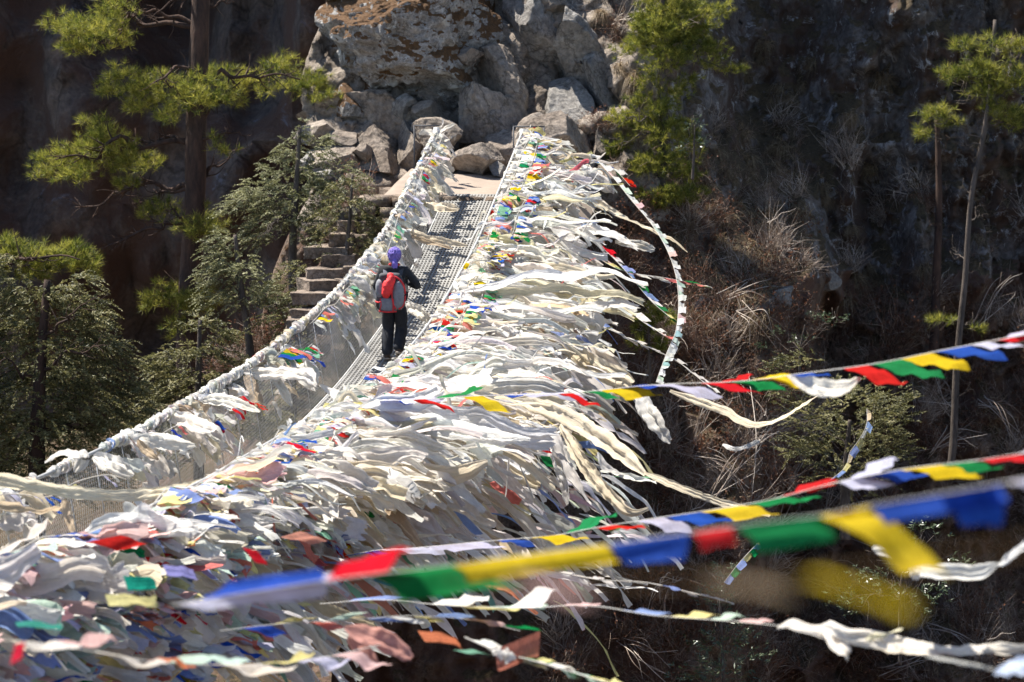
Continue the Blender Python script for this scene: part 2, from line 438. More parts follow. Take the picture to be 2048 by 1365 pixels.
# ---------------------------------------------------------------- boulders
import bmesh
def ico(sub):
    bm = bmesh.new(); bmesh.ops.create_icosphere(bm, subdivisions=sub, radius=1)
    V = np.array([v.co[:] for v in bm.verts]); F = np.array([[v.index for v in f.verts] for f in bm.faces]); bm.free(); return V, F
ICO6, ICO5, ICO4, ICO3 = ico(7), ico(6), ico(5), ico(3)
def boulder(name, px, py, d, w, h, dp, seed, mat, label, rot=0., lean=0., cuts=14, cutd=(.5, .85), rough=.06, I=None, group=None, cat="boulder"):
    if w > 350: I = ICO6
    """w, h in photo pixels at distance d; dp = depth in metres; lean = roll in degrees in the picture plane"""
    V, F = I or ICO5
    V = V.copy(); r = np.random.default_rng(seed)
    if mat in (M_ROCKW, M_ROCK) and name == 'boulder': cuts = 9; cutd = (.32, .62); rough *= .7; w *= 1.14; h *= 1.12
    nrm = unit(r.normal(size=(cuts, 3))); dd = r.uniform(*cutd, cuts)
    for n, q in zip(nrm, dd):
        k = V @ n; V = V - np.maximum(k - q, 0)[:, None] * n
    V /= np.abs(V).max(0)
    s = np.array([w / 2 * d / FPX, dp / 2, h / 2 * d / FPX])
    a = R_(rot); M = np.array([[math.cos(a), -math.sin(a), 0], [math.sin(a), math.cos(a), 0], [0, 0, 1]])
    V = V @ M.T
    V = V / np.abs(V).max(0) * s
    b = R_(lean); M = np.array([[math.cos(b), 0, math.sin(b)], [0, 1, 0], [-math.sin(b), 0, math.cos(b)]])
    V = V @ M.T
    nn = unit(V); q = V + seed * 3.1
    qw = V * [1, 1, 1.6] / 1.0 + seed * 3.1
    V = V + nn * (rough * s.mean() * fbm(q * 1.4, 4, seed, .5)[:, None] - rough * .5 * s.mean() * fbm(q * 1.1 + 5, 5, seed + 3, .6, ridged=True)[:, None])
    V = V + nn * (.018 * fbm(qw * 7, 4, seed + 9, .62) * min(1.5, s.mean() * 1.5))[:, None]
    c = P(px, py, d)
    o = obj(name, V + c, F, mat, loc=tuple(c), smooth=False)
    tag(o, label, cat, group); return o
G1 = "fallen blocks around the bridge head"
B = boulder
B("boulder", 830, 82, 54.5, 400, 330, 5.0, 3, M_ROCKM, "huge rounded boulder capped with orange moss above the stairs", 20, 6, 16, (.6, .9), .10)
B("boulder", 750, 250, 54.6, 290, 150, 3.0, 12, M_ROCKW, "dark undercut rock ledge beneath the huge mossy boulder", 0, -8, 14, (.5, .85), .10)
B("boulder", 915, 20, 55.8, 230, 330, 3.5, 7, M_ROCKM, "pale slab face behind the mossy boulder's right shoulder", 30, -25, 12, (.5, .85), .08)
B("boulder", 975, -10, 56.5, 150, 170, 3.0, 61, M_ROCK, "dark blunt rock at the very top of the outcrop", 0, 0, 12, (.6, .9), .08)
B("boulder", 1070, 95, 55.0, 125, 290, 2.4, 22, M_ROCK, "tall lichened slab leaning in the middle of the outcrop", 10, -22, 10, (.45, .8), .06)
B("boulder", 1150, 130, 54.2, 115, 210, 2.2, 31, M_ROCK, "grey leaning block between the tall slab and the mossy gully", 25, -20, 10, (.45, .8), .06)
B("boulder", 1165, 28, 56.2, 130, 120, 2.2, 35, M_ROCKM, "small mossy rock wedged high beside the dry grass", 25, -10, 10, (.45, .8), .08)
B("boulder", 1205, 180, 53.9, 90, 190, 1.9, 37, M_ROCK, "smooth narrow slab at the outcrop's right edge", 0, -24, 9, (.45, .8), .05)
B("boulder", 1235, 110, 55.8, 110, 260, 2.5, 38, M_ROCKM, "orange mossed rock rib behind the narrow slab", 0, -24, 9, (.5, .8), .1)
B("boulder", 1120, 215, 53.6, 120, 100, 1.7, 43, M_ROCK, "squat lit block under the leaning slabs", 15, -12, 9, (.45, .8), .05)
B("boulder", 1010, 185, 54.0, 110, 190, 2.0, 46, M_ROCKW, "triangular broken slab pointing down to the right post", 40, -38, 8, (.4, .75), .04)
B("boulder", 960, 232, 53.0, 175, 125, 2.0, 52, M_ROCKW, "angular overhanging block above the bridge entrance", 10, 4, 9, (.42, .75), .04)
B("boulder", 905, 180, 54.4, 120, 100, 2.2, 55, M_ROCKW, "brownish block tucked below the mossy boulder", 30, 15, 10, (.45, .8), .06)
B("boulder", 868, 292, 52.3, 105, 105, 1.6, 58, M_ROCKW, "round shadowed boulder just behind the left bridge post", 0, 0, 12, (.6, .9), .06)
B("boulder", 962, 322, 51.6, 105, 70, 1.3, 66, M_ROCKW, "pointed boulder blocking the path at the bridge head", 20, 8, 8, (.42, .7), .03)
B("boulder", 1020, 300, 52.6, 90, 80, 1.4, 68, M_ROCKW, "pale broken rock between the pointed boulder and right post", 20, -20, 9, (.45, .8), .05)
B("boulder", 1130, 300, 52.6, 190, 130, 2.6, 71, M_ROCKW, "big pale sunlit slope of rock right of the right post", 20, 22, 10, (.5, .85), .05)
B("boulder", 1215, 290, 53.0, 80, 70, 1.5, 73, M_ROCKW, "small white topped rock beside the small pine", 20, 0, 10, (.5, .85), .06)
B("boulder", 750, 318, 53.0, 150, 120, 1.8, 76, M_ROCKW, "sloping sunlit slab above the top stair", 20, 18, 9, (.45, .8), .05)
B("boulder", 670, 320, 53.0, 150, 110, 2.2, 79, M_ROCKW, "pale split rock behind the juniper at the stair top", 20, 18, 9, (.45, .8), .06)
B("boulder", 690, 215, 54.6, 130, 110, 2.2, 83, M_ROCKM, "ragged lichened rock at the boulder's lower left corner", 20, 10, 11, (.5, .85), .1)
B("boulder", 820, 300, 52.9, 90, 110, 1.6, 85, M_ROCKW, "rock wall piece left of the left bridge post", 20, 0, 9, (.5, .8), .06)
# rocks among the brush on the hillside
def hb(px, py, w, h, seed, mat, label, lean=0, d_in=.3, dp=None):
    q = hit(px, py); d = float(q @ CF)
    return boulder("rock", px, py, d + d_in, w, h, dp or w * d / FPX * .9, seed, mat, label, seed * 7 % 60, lean, 10, (.5, .85), .08, ICO4, cat="rock")
rq = np.random.default_rng(17)
for k, (px, py, sz, dd) in enumerate([(640, 270, 60, 53.4), (610, 330, 50, 52.6), (700, 275, 50, 53.2), (730, 300, 40, 52.6), (800, 345, 40, 51.4), (850, 340, 34, 51.2), (900, 330, 40, 51.8), (1000, 340, 36, 51.4), (1055, 235, 50, 53.2), (1075, 260, 50, 52.8), (1180, 250, 50, 53.2), (1150, 80, 50, 54.4), (1120, 20, 60, 55), (1000, 90, 50, 55), (1015, 140, 40, 54.4), (860, 230, 60, 53.4), (820, 215, 50, 53.6), (1235, 240, 36, 53.2), (1250, 320, 40, 52.4), (1165, 345, 50, 52), (1100, 345, 50, 51.8), (930, 105, 50, 53.6), (640, 350, 40, 52.2), (780, 290, 34, 52.4)]):
    if k in (4, 5, 8, 10, 23, 20): continue
    B("boulder", px, py, dd, sz * rq.uniform(1, 1.7), sz * rq.uniform(.8, 1.3), .9, 200 + k, [M_ROCKW, M_ROCK, M_ROCKW][k % 3], "broken block wedged %s" % ["left of the mossy boulder's foot", "over the stairs' top end", "under the mossy boulder's left corner", "in the dark gap above the top stair", "beside the top stair", "against the left bridge post's foot", "behind the left bridge post", "behind the dusty landing", "behind the right bridge post's top", "just over the right bridge post", "beneath the smooth narrow slab", "between the leaning slabs high up", "at the top of the tall slab", "left of the tall slab's head", "left of the tall slab's waist", "in the shade under the mossy boulder", "under the mossy boulder's belly", "at the outcrop's lower right corner", "beside the small white topped rock", "low on the pale rock slope", "at the pale rock slope's foot", "high on the mossy boulder's right flank", "at the foot of the juniper's rock", "left of the left bridge post's top"][k], rq.uniform(0, 60), rq.uniform(-30, 30), 9, (.42, .8), .05, ICO4)
hb(1655, 560, 60, 50, 101, M_ROCK, "sunlit pale rock knob poking out at the cliff foot")
hb(1560, 600, 90, 60, 103, M_ROCK, "low grey rock under the pale knob")
hb(1510, 640, 70, 110, 105, M_ROCK, "rounded grey rock face among hanging grass", 10)
hb(1480, 590, 60, 40, 107, M_ROCK, "small speckled rock beside a dead branch")
hb(1390, 900, 60, 220, 109, M_SOIL, "dark upright rock rib beneath the streaming scarves", -5)
hb(1330, 870, 90, 190, 111, M_SOIL, "brown rock slab hidden by rags under the bridge side", -8)
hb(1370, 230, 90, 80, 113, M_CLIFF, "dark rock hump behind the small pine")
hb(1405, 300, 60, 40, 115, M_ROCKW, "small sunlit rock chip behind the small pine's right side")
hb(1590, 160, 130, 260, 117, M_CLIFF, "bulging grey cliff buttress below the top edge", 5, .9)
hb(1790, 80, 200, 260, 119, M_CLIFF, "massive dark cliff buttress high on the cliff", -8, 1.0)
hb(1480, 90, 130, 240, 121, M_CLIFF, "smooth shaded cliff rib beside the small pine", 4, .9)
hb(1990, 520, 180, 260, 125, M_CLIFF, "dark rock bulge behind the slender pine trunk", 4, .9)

# dust platform at the bridge head, with the soil bank under it
s_end = 48.7
zp = rail_z(s_end) - HR
def platform():
    n, m = 60, 34
    S_, W_ = np.meshgrid(np.linspace(s_end - .05, s_end + 4.2, n), np.linspace(-1.1, 2.9, m), indexing='ij')
    p = S_[..., None] * UB + (DR + W_)[..., None] * NB
    edge = np.minimum(np.minimum((W_ + 1.1) / .5, (2.9 - W_) / .5), 1)
    p[..., 2] = zp - .03 + .1 * (S_ - s_end) + .03 * fbm(np.stack([S_, W_, S_ * 0], -1) * 1.5, 4, 3) - (1 - np.clip(edge, 0, 1)) * .5
    return p, n, m
p, n, m = platform()
tag(obj("path", p, grid_faces(n, m), M_SAND, smooth=True), kind="structure")
MBx = MB()
# masonry face of the platform towards the gorge, rough stones in courses
def ab(c, sz, rr, k=.12):
    """rough stone: a box with uneven corners"""
    V, F = box((0, 0, 0), *sz)
    V = V + rr.uniform(-k, k, V.shape) * np.array(sz)
    a = AL; M = np.array([[math.cos(a), math.sin(a), 0], [-math.sin(a), math.cos(a), 0], [0, 0, 1]])
    return V @ M.T + c, F
rr = np.random.default_rng(4)
for row in range(7):
    wpos = -.9
    while wpos < 2.5:
        L = rr.uniform(.28, .6)
        c = (s_end - .12) * UB + (DR + wpos + L / 2) * NB; c[2] = zp - .12 - row * .19
        MBx.add(*ab(c, (L - .02, .42, .18), rr)); wpos += L
ab_o = MBx.build("stone_abutment", M_STONE)
tag(ab_o, "rough stone masonry carrying the dusty platform at the bridge head", "abutment")

# ---------------------------------------------------------------- stone stairs down to the left of the bridge head
st = empty("stone_staircase", tuple(P(720, 480, 50.5)), "uneven stone staircase dropping beside the bridge towards the hemlocks", "staircase")
steps = [(800, 372, 90), (780, 390, 110), (748, 415, 130), (716, 436, 120), (690, 458, 120), (676, 482, 110), (668, 506, 105), (664, 532, 100), (656, 556, 95), (646, 580, 100), (640, 606, 95), (630, 632, 90)]
for i, (px, py, wpx) in enumerate(steps):
    d = 50.3 - i * .33
    q = np.random.default_rng(60 + i); c = P(px + q.uniform(-12, 12), py + q.uniform(-3, 3), d); W = wpx * d / FPX * q.uniform(.6, 1.3)
    mb = MB(); r = np.random.default_rng(900 + i)
    x = -W / 2
    while x < W / 2 - .05:
        L = min(r.uniform(.25, .8), W / 2 - x)
        V, F = ico(4)
        V = np.clip(V * 2.1, -1, 1) * [L / 2, .34 + r.uniform(-.1, .06), .10]
        V = V + .04 * fbm(V * 5 + i * 3 + x, 4, i)[:, None] * unit(V)
        a = r.uniform(-.45, .45); M = np.array([[math.cos(a), -math.sin(a), 0], [math.sin(a), math.cos(a), 0], [0, 0, 1]])
        mb.add(V @ M.T + c + [x + L / 2, 0, -.12 + r.uniform(-.07, .03)], F); x += L
    mb.build("step", M_STONE, st)

# ---------------------------------------------------------------- the suspension bridge
br = empty("suspension_bridge", tuple(bridge(30, .75, -HR)), "narrow suspension footbridge with grated deck and wire netting sides", "bridge")
S0, S1 = 9.0, s_end
ss = np.linspace(S0, S1, 240)
DW = 1.12                                          # deck width
def deckp(s, v, up=0.):                            # v: 0..1 across the deck from the open side
    return bridge(s, (WB - DW) / 2 + v * DW, -HR + up)
mb = MB()
nb = 20
def strip(v0, v1, s, up, th):
    a = deckp(s, np.full_like(s, v0), up); b = deckp(s, np.full_like(s, v1), up)
    V = np.stack([a, b, b - [0, 0, th], a - [0, 0, th]], 1)
    n = len(s); i = np.arange(n - 1)[:, None] * 4
    F = np.concatenate([np.stack([i[:, 0] + k, i[:, 0] + (k + 1) % 4, i[:, 0] + 4 + (k + 1) % 4, i[:, 0] + 4 + k], 1) for k in range(4)])
    return V.reshape(-1, 3), F
for i in range(nb):
    v = (i + .5) / nb
    mb.add(*strip(v - .27 / nb, v + .27 / nb, ss, 0, .018))
mb.build("deck_grating", M_DECK, br)
mb = MB()
for s in np.arange(S0, S1, .105):
    a = deckp(np.array([s, s + .042]), np.array([0., 0.]), -.003); b = deckp(np.array([s, s + .042]), np.array([1., 1.]), -.003)
    V = np.array([a[0], b[0], b[1], a[1]]); V = np.r_[V, V - [0, 0, .012]]
    mb.add(V, np.array([[0, 1, 2, 3], [4, 7, 6, 5], [0, 4, 5, 1], [1, 5, 6, 2], [2, 6, 7, 3], [3, 7, 4, 0]]))
mb.build("grating_cross_bars", M_DECK, br)
for k, s in enumerate(np.arange(S0 + .4, S1, 1.0)):
    a = deckp(np.array([s]), np.array([-.04]), -.06)[0]; b = deckp(np.array([s]), np.array([1.04]), -.06)[0]
    c = (a + b) / 2; V, F = box((0, 0, 0), DW + .12, .07, .07)
    M = np.array([[math.cos(AL), math.sin(AL), 0], [-math.sin(AL), math.cos(AL), 0], [0, 0, 1]])
    obj("crossbeam", V @ M.T + c, F, M_STEEL, br)
for v in (-.03, .1, .9, 1.03):
    obj("deck_cable", *tube(deckp(ss, np.full_like(ss, v), -.045), .016, 6), M_STEEL, br, smooth=True)
for sd in (0, WB):
    obj("handrail_cable", *tube(bridge(ss, np.full_like(ss, sd)), .019, 8), M_STEEL, br, smooth=True)
# netting: diamond mesh of crossed wires, leaning from deck edge to handrail
def net(side_top, side_bot, name, pitch=.062, r=.0014):
    mb = MB(); L = S1 - S0; H = HR - .01
    K = 6
    for sg in (1, -1):
        s0 = np.arange(S0 - H, S1 + H, pitch)
        sp = s0[:, None] + sg * np.linspace(0, H * .9, K)[None] * .9
        if sg < 0: sp = sp + 0
        tt = np.broadcast_to(np.linspace(0, 1, K), sp.shape)
        ok = (sp.min(1) > S0) & (sp.max(1) < S1)
        sp = sp[ok]; tt = tt[ok]
        bul = .05 * np.sin(tt * math.pi) * np.sin(sp * 1.3)
        q = bridge(sp.ravel(), (side_bot + (side_top - side_bot) * tt + bul).ravel(), (-H * (1 - tt)).ravel()).reshape(*sp.shape, 3)
        d1 = np.array([0, 0, r]); d2 = UB * r; d3 = NB * r
        R3 = np.stack([d1 + d2 * 0 + d3, -d1 + d3, -d3 * 1.2 + d2], 0)
        V = q[:, :, None] + R3[None, None]
        nw = len(q); base = (np.arange(nw)[:, None, None] * K + np.arange(K - 1)[None, :, None]) * 3
        k = np.arange(3)[None, None]
        F = np.stack([base + k, base + (k + 1) % 3, base + 3 + (k + 1) % 3, base + 3 + k], -1).reshape(-1, 4)
        mb.add(V.reshape(-1, 3), F)
    mb.build(name, M_WIRE, br)
net(WB, WB - .17, "side_netting")
net(0, .17, "side_netting")
for s in np.arange(S0 + .4, S1, 1.0):
    for a, b in ((0, .17), (WB, WB - .17)):
        q = bridge(np.array([s, s]), np.array([a, b]), np.array([0, -HR]))
        obj("suspender", *tube(q, .006, 5), M_STEEL, br)
# end posts and pipe frames at the bridge head
def post(side, h, name="anchor_post", r=.055):
    p0 = bridge(np.array([s_end + .05]), np.array([side]), np.array([0.]))[0]
    q = np.array([p0 + [0, 0, -1.5], p0 + [0, 0, h]])
    return obj(name, *tube(q, r, 10), M_STEEL, br, smooth=False)
post(WB, .06); post(0., .04)
mb = MB()
p0 = bridge(np.array([s_end + .15]), np.array([0.]), np.array([0.]))[0]
for dx in (-.17, .36):
    mb.add(*tube(np.array([p0 + [dx, .05, -1.1], p0 + [dx, .05, .05]]), .016, 6))
mb.add(*tube(np.array([p0 + [-.18, .05, .05], p0 + [.37, .05, .05]]), .014, 6))
mb.build("end_frame", M_DARKST, br)
mb = MB()
p1 = bridge(np.array([s_end + .25]), np.array([WB]), np.array([0.]))[0]
for dx in (-.42,):
    mb.add(*tube(np.array([p1 + [dx, .05, -1.1], p1 + [dx, .05, .03]]), .014, 6))
mb.add(*tube(np.array([p1 + [-.43, .05, .03], p1 + [.02, .05, .03]]), .012, 6))
mb.build("end_frame", M_DARKST, br)
# ---------------------------------------------------------------- cloth: scarves and flags
def cvar(c, r, k=.05):
    return np.clip(np.array(c) * (1 + r.normal(0, k)) + r.normal(0, k * .25, 3), .01, .92)
WHITE = (.88, .865, .83); CREAM = (.85, .755, .58); GREYW = (.73, .705, .665); IVORY = (.87, .825, .745); TAN = (.62, .50, .36)
BLUE = (.035, .10, .50); RED = (.72, .03, .03); GREEN = (.02, .27, .08); YELLOW = (.82, .60, .03); LAV = (.66, .66, .84)
F_BLUE = (.28, .38, .70); F_RED = (.80, .25, .21); F_GREEN = (.25, .52, .37); F_YELL = (.82, .74, .34); F_PINK = (.82, .56, .55); F_MINT = (.60, .76, .66); ORNG = (.76, .25, .12)
WIND = np.array([1.0, -.10, .04])

def ribbon(Pp, W, B0, nv, r, amp=.2, twist=.6, nfold=None):
    """a gathered strip of cloth along the path Pp, W wide, with lengthwise folds that wander"""
    n = len(Pp); T = unit(np.gradient(Pp, axis=0)); B0 = unit(B0)
    tw = np.cumsum(r.normal(0, twist / n ** .5, n)) + r.uniform(-.3, .3)
    t = np.linspace(0, 1, n)
    tw = np.convolve(np.pad(tw, 3, mode='edge'), np.ones(7) / 7, 'valid')
    B = unit(B0 - (T * B0).sum(1, keepdims=True) * T); Nn = np.cross(T, B)
    Bt = B * np.cos(tw)[:, None] + Nn * np.sin(tw)[:, None]; Nt = -B * np.sin(tw)[:, None] + Nn * np.cos(tw)[:, None]
    v = np.linspace(-.5, .5, nv); k = nfold or r.uniform(1.0, 2.6); ph = r.uniform(0, 6.28); dr = r.normal(0, 2.2)
    k2 = k * 2.3; ph2 = r.uniform(0, 6.28)
    off = np.sin(2 * math.pi * k * v[None] + ph + dr * t[:, None]) + .45 * np.sin(2 * math.pi * k2 * v[None] + ph2 - dr * 1.7 * t[:, None])
    A = amp * W * (.35 + .65 * np.abs(np.sin(ph + 5 * t)))
    V = Pp[:, None] + Bt[:, None] * (v[None] * W[:, None])[..., None] + Nt[:, None] * (A[:, None] * off)[..., None]
    V[-1] += T[-1] * (r.normal(0, .12, nv) * W[-1])[:, None]                     # frayed end
    V = V + Nt[:, None] * (np.minimum(.03, .16 * W)[:, None] * fbm(V * 11 + ph, 2, 3))[..., None] + Bt[:, None] * (np.minimum(.02, .10 * W)[:, None] * fbm(V * 9 - ph, 2, 13))[..., None]
    ln = np.r_[0, np.cumsum(np.linalg.norm(np.diff(Pp, axis=0), axis=1))]; sd_ = r.uniform(0, 50)
    UVL[0] = np.stack([np.broadcast_to(ln[:, None], (n, nv)) + sd_, v[None] * W[:, None] + .3 * v[None] * .2, np.full((n, nv), sd_)], -1).reshape(-1, 3)
    return V.reshape(-1, 3), grid_faces(n, nv)

def scarf_path(p0, L, r, n, droop=(.1, .5), wind=WIND, wav=.16, lead=None):
    t = np.linspace(0, 1, n)
    g = r.uniform(*droop); d0 = np.array(wind) + r.normal(0, .2, 3) * [0.6, 1.3, 1.0]
    D = d0[None] * np.ones((n, 1)); D[:, 2] -= g * (.35 + 1.1 * t ** r.uniform(.7, 1.6))
    f1, f2 = r.uniform(.6, 1.7), r.uniform(0, 6.28)
    D[:, 2] += wav * 3 * np.sin(6.28 * f1 * t * max(1, L / 1.3) + f2) * (.3 + t) * .6
    D[:, 1] += wav * 3 * np.sin(6.28 * f1 * .8 * t * max(1, L / 1.3) + f2 * 2) * (.3 + t) * .6
    if lead is not None: D = D * sstep(0, .25, t)[:, None] + np.asarray(lead)[None] * (1 - sstep(0, .25, t))[:, None]
    D = unit(D); Pp = p0 + np.cumsum(D, 0) * (L / n); Pp = np.r_[[p0], Pp[:-1]]
    return Pp

def scarf_geo(p0, L, wd, r, nu=24, nv=7, **kw):
    n = nu; Pp = scarf_path(p0, L, r, n, **kw)
    t = np.linspace(0, 1, n)
    W = wd * (.25 + .75 * sstep(0, r.uniform(.06, .35), t)) * (1 - r.uniform(-.1, .55) * sstep(r.uniform(.4, .8), 1, t)) * (1 + r.uniform(.08, .3) * np.sin(t * r.uniform(4, 16) + r.uniform(0, 6)))
    if r.random() < .4:
        for _ in range(r.integers(1, 3)): W = W * (1 - .7 * np.exp(-((t - r.uniform(.3, .95)) / .035) ** 2))
    B0 = np.array([r.normal(0, .15), r.normal(1.0, .45), 1.0]) if r.random() < .75 else np.array([.1, 1.0, r.normal(.2, .4)])
    return ribbon(Pp, W, B0, nv, r, r.uniform(.10, .30), r.uniform(.4, 2.0))

def pick(r, cols):
    w_ = np.array([c[1] for c in cols], float); return cols[r.choice(len(cols), p=w_ / w_.sum())][0]
SEG = [(44.5, 49.0, "by the far anchor posts"), (40.5, 44.5, "on the steep rise beyond the hiker"), (36.5, 40.5, "level with the hiker"), (31.5, 36.5, "just below the hiker"),
       (26.0, 31.5, "along the sagging middle of the bridge"), (20.5, 26.0, "along the low stretch before the bright strings"), (11.0, 20.5, "along the nearest colourful stretch")]
def segname(s):
    for a, b, nme in SEG:
        if s >= a - .001 and s < b: return nme
    return SEG[0][2] if s > 40 else SEG[-1][2]
FINE = [(47.6, 49.1, "just beside the right anchor post"), (46.2, 47.6, "a few steps before the right anchor post"), (44.8, 46.2, "opposite the cream cloths flapping over the far deck"), (43.4, 44.8, "beyond the hiker's head"), (42.0, 43.4, "beside the hiker's shoulders"),
        (40.6, 42.0, "beside the hiker's hips"), (39.2, 40.6, "beside the hiker's boots"), (37.4, 39.2, "one stride behind the hiker"), (35.4, 37.4, "a few strides behind the hiker"), (33.2, 35.4, "where the upper bright string ties on"), (31.0, 33.2, "above the dangling hooked cream scarf"),
        (28.6, 31.0, "over the wide flat white sheet"), (26.4, 28.6, "where the long crossing cream scarf ties on"), (24.0, 26.4, "below the long crossing cream scarf"), (21.5, 24.0, "where the middle bright string leads in"), (19.0, 21.5, "above the blurred red flag"), (10.0, 19.0, "in the nearest multicoloured stretch")]
HUE = {}
def fine(s): return next((n_ for a, b, n_ in FINE if a <= s < b), FINE[-1][2])
def describe(kind, s, up, L, wd, c, seen):
    base = {WHITE: "white", CREAM: "cream", GREYW: "greyish", IVORY: "ivory", TAN: "tan"}[c]
    ln = "stubby" if L < .75 else "short" if L < 1.1 else "mid-length" if L < 1.6 else "long" if L < 2.3 else "very long"
    wn_ = "narrow" if wd < .14 else "" if wd < .22 else "broad"
    hn = "on the rail" if up > -.2 else "from mid netting" if up > -.55 else "from the deck edge"
    lab = ("%s %s %s %s %s %s" % (ln, wn_, base, kind, hn, fine(s))).split()
    return " ".join(lab if len(lab) < 17 else lab[1:])
def sname(c, L):
    base = {WHITE: "white", CREAM: "cream", GREYW: "greyish", IVORY: "ivory", TAN: "tan"}[c]
    ln = "short" if L < 1.0 else ("long" if L > 2.0 else "mid-length")
    return ln, base
r = np.random.default_rng(77)
cand = []
for k in range(3100):
    # more of them where the picture shows more
    s = r.choice([r.uniform(15, 25), r.uniform(25, 36), r.uniform(36, 48.9)], p=[.24, .36, .40])
    far = sstep(40, 48.5, s)
    up = -abs(r.normal(0, .42)) if r.random() < .8 else -r.uniform(.3, 1.15)
    nr = sstep(29, 22, s)
    L = min(float(r.lognormal(.22 - .38 * far - .8 * nr, .48)), 3.0 - 1.6 * far - 2.0 * nr)
    L *= (1 - .2 * min(1, -up))
    if up < -.45 and s < 32: L = min(L, .8)
    if s < 30: L = min(L, 1.0 + 1.1 * sstep(24, 30, s))
    wd = min(.29, float(r.lognormal(-2.12, .5))) * (1 + .15 * (L > 1.5)) * (1 - .35 * far) * (1 - .5 * nr)
    if nr > .5 and r.random() < .72: continue
    c = pick(r, [(WHITE, 5.5), (IVORY, 3.5), (CREAM, 2.4), (GREYW, 2.2), (TAN, .5)])
    cand.append((s, up, L, wd, c))
cand.sort(key=lambda q: -(q[2] * q[3] / (q[0] ** 1.6)) * (1.25 + .9 * max(q[1], -1.0)))
NIND = 268
mbs = MB()
for i, (s, up, L, wd, c) in enumerate(cand):
    rr = np.random.default_rng(5000 + i)
    p0 = bridge(np.array([s]), np.array([-.03 + .16 * min(1, -up)]), np.array([up + .03]))[0]
    steep = (.15, .8) if s < 37 else (.18, .9)
    if up < -.5: steep = (.3, 1.3)
    if s < 25: steep = (.1, .6)
    p0 = p0 - NB * .02 - np.array([0, 0, .05])
    if i < NIND:
        V, F = scarf_geo(p0, L, wd, rr, 36, 11, droop=steep)
        ln, b = sname(c, L)
        o = obj("scarf", V, F, M_CLOTH, col=cvar(c, rr), smooth=True, loc=tuple(p0))
        lab = describe("scarf", s, up, L, wd, c, None); tag(o, lab, "scarf", "scarves: " + lab)
    else:
        V, F = scarf_geo(p0, L, wd, rr, 16, 7, droop=steep)
        mbs.add(V, F, cvar(c, rr, .07))
# the short hanks knotted tightly round the handrail itself
for k in range(900):
    s = r.uniform(19, 48.9); far = sstep(38, 48.5, s)
    rr = np.random.default_rng(9000 + k)
    p0 = bridge(np.array([s]), np.array([-.01 + rr.uniform(-.05, .04)]), np.array([-.02 + rr.uniform(-.05, .02)]))[0]
    c = pick(rr, [(WHITE, 6), (IVORY, 3), (CREAM, 1.2), (GREYW, 1), (F_RED, .28), (F_BLUE, .32), (F_YELL, .32), (F_GREEN, .22), (BLUE, .12), (RED, .12), (GREEN, .1), (YELLOW, .1)])
    V, F = scarf_geo(p0, rr.uniform(.3, .75), rr.uniform(.10, .24), rr, 10, 5, droop=(.5, 1.6), wind=(1.0, -.1, .12))
    mbs.add(V, F, cvar(c, rr, .05))
for k in range(420):                                                               # pale old cloth lying flat behind the nearest flags
    rr = np.random.default_rng(31000 + k); s = rr.uniform(13.5, 26); o_ = rr.uniform(0, 1)
    p0 = bridge(np.array([s]), np.array([.04 + .1 * o_]), np.array([-1.15 * o_]))[0]
    V, F = scarf_geo(p0, rr.uniform(.5, 1.0), rr.uniform(.10, .26), rr, 14, 7, droop=(.0, .7))
    mbs.add(V, F, cvar(pick(rr, [(WHITE, 5), (IVORY, 4), (CREAM, 2), (F_PINK, .9), (F_MINT, .8), (F_BLUE, .7), (F_YELL, .8), (LAV, .8)]), rr, .06))
# ragged strings and threads of old flags hanging in the lee of the netting, down below the deck
for k in range(850):
    s = r.choice([r.uniform(23, 31), r.uniform(31, 47)]); rr = np.random.default_rng(12000 + k)
    side = -rr.uniform(0, 1) ** 1.3 * (2.6 - 1.4 * sstep(36, 48, s)) * (.25 + .75 * sstep(27, 34, s)); up = -.5 - .75 * (-side) * rr.uniform(.3, 1.1) - rr.uniform(0, .6)
    p0 = bridge(np.array([s]), np.array([side]), np.array([up]))[0]
    c = pick(rr, [(GREYW, 5), (WHITE, 3), (IVORY, 2), (TAN, .8), (F_GREEN, .25), (F_RED, .3), (F_BLUE, .3), (F_YELL, .25), (F_PINK, .3)])
    V, F = scarf_geo(p0, rr.uniform(.4, 1.4), rr.uniform(.02, .13), rr, 12, 4, droop=(.35, 1.4), wav=.16)
    mbs.add(V, F, cvar(c, rr, .12))
for k in range(900):
    rr = np.random.default_rng(15000 + k); s = rr.uniform(24, 48); o_ = rr.uniform(0, 1) ** 1.5 * (2.2 - .9 * sstep(36, 48, s)) * (.3 + .7 * sstep(26, 33, s))
    p0 = bridge(np.array([s]), np.array([-o_]), np.array([.08 - .22 * o_ + rr.uniform(-.25, .05)]))[0]
    V, F = scarf_geo(p0, rr.uniform(.25, .9), rr.uniform(.015, .07), rr, 12, 4, droop=(-.2, 1.2), wind=(rr.normal(.7, .5), rr.normal(0, .5), rr.normal(0, .25)), wav=.25)
    mbs.add(V, F, cvar(pick(rr, [(WHITE, 6), (IVORY, 3), (GREYW, 2), (CREAM, 1.5), (F_BLUE, .3), (F_RED, .35), (F_YELL, .3), (F_MINT, .3)]), rr, .08))
so = mbs.build("massed_scarves", M_CLOTH, smooth=True, loc=tuple(bridge(np.array([30.]), np.array([0.]), np.array([0.]))[0]))
tag(so, "dense tangle of small faded scarves and threads packed along the open-side netting", "scarves", kind="stuff")

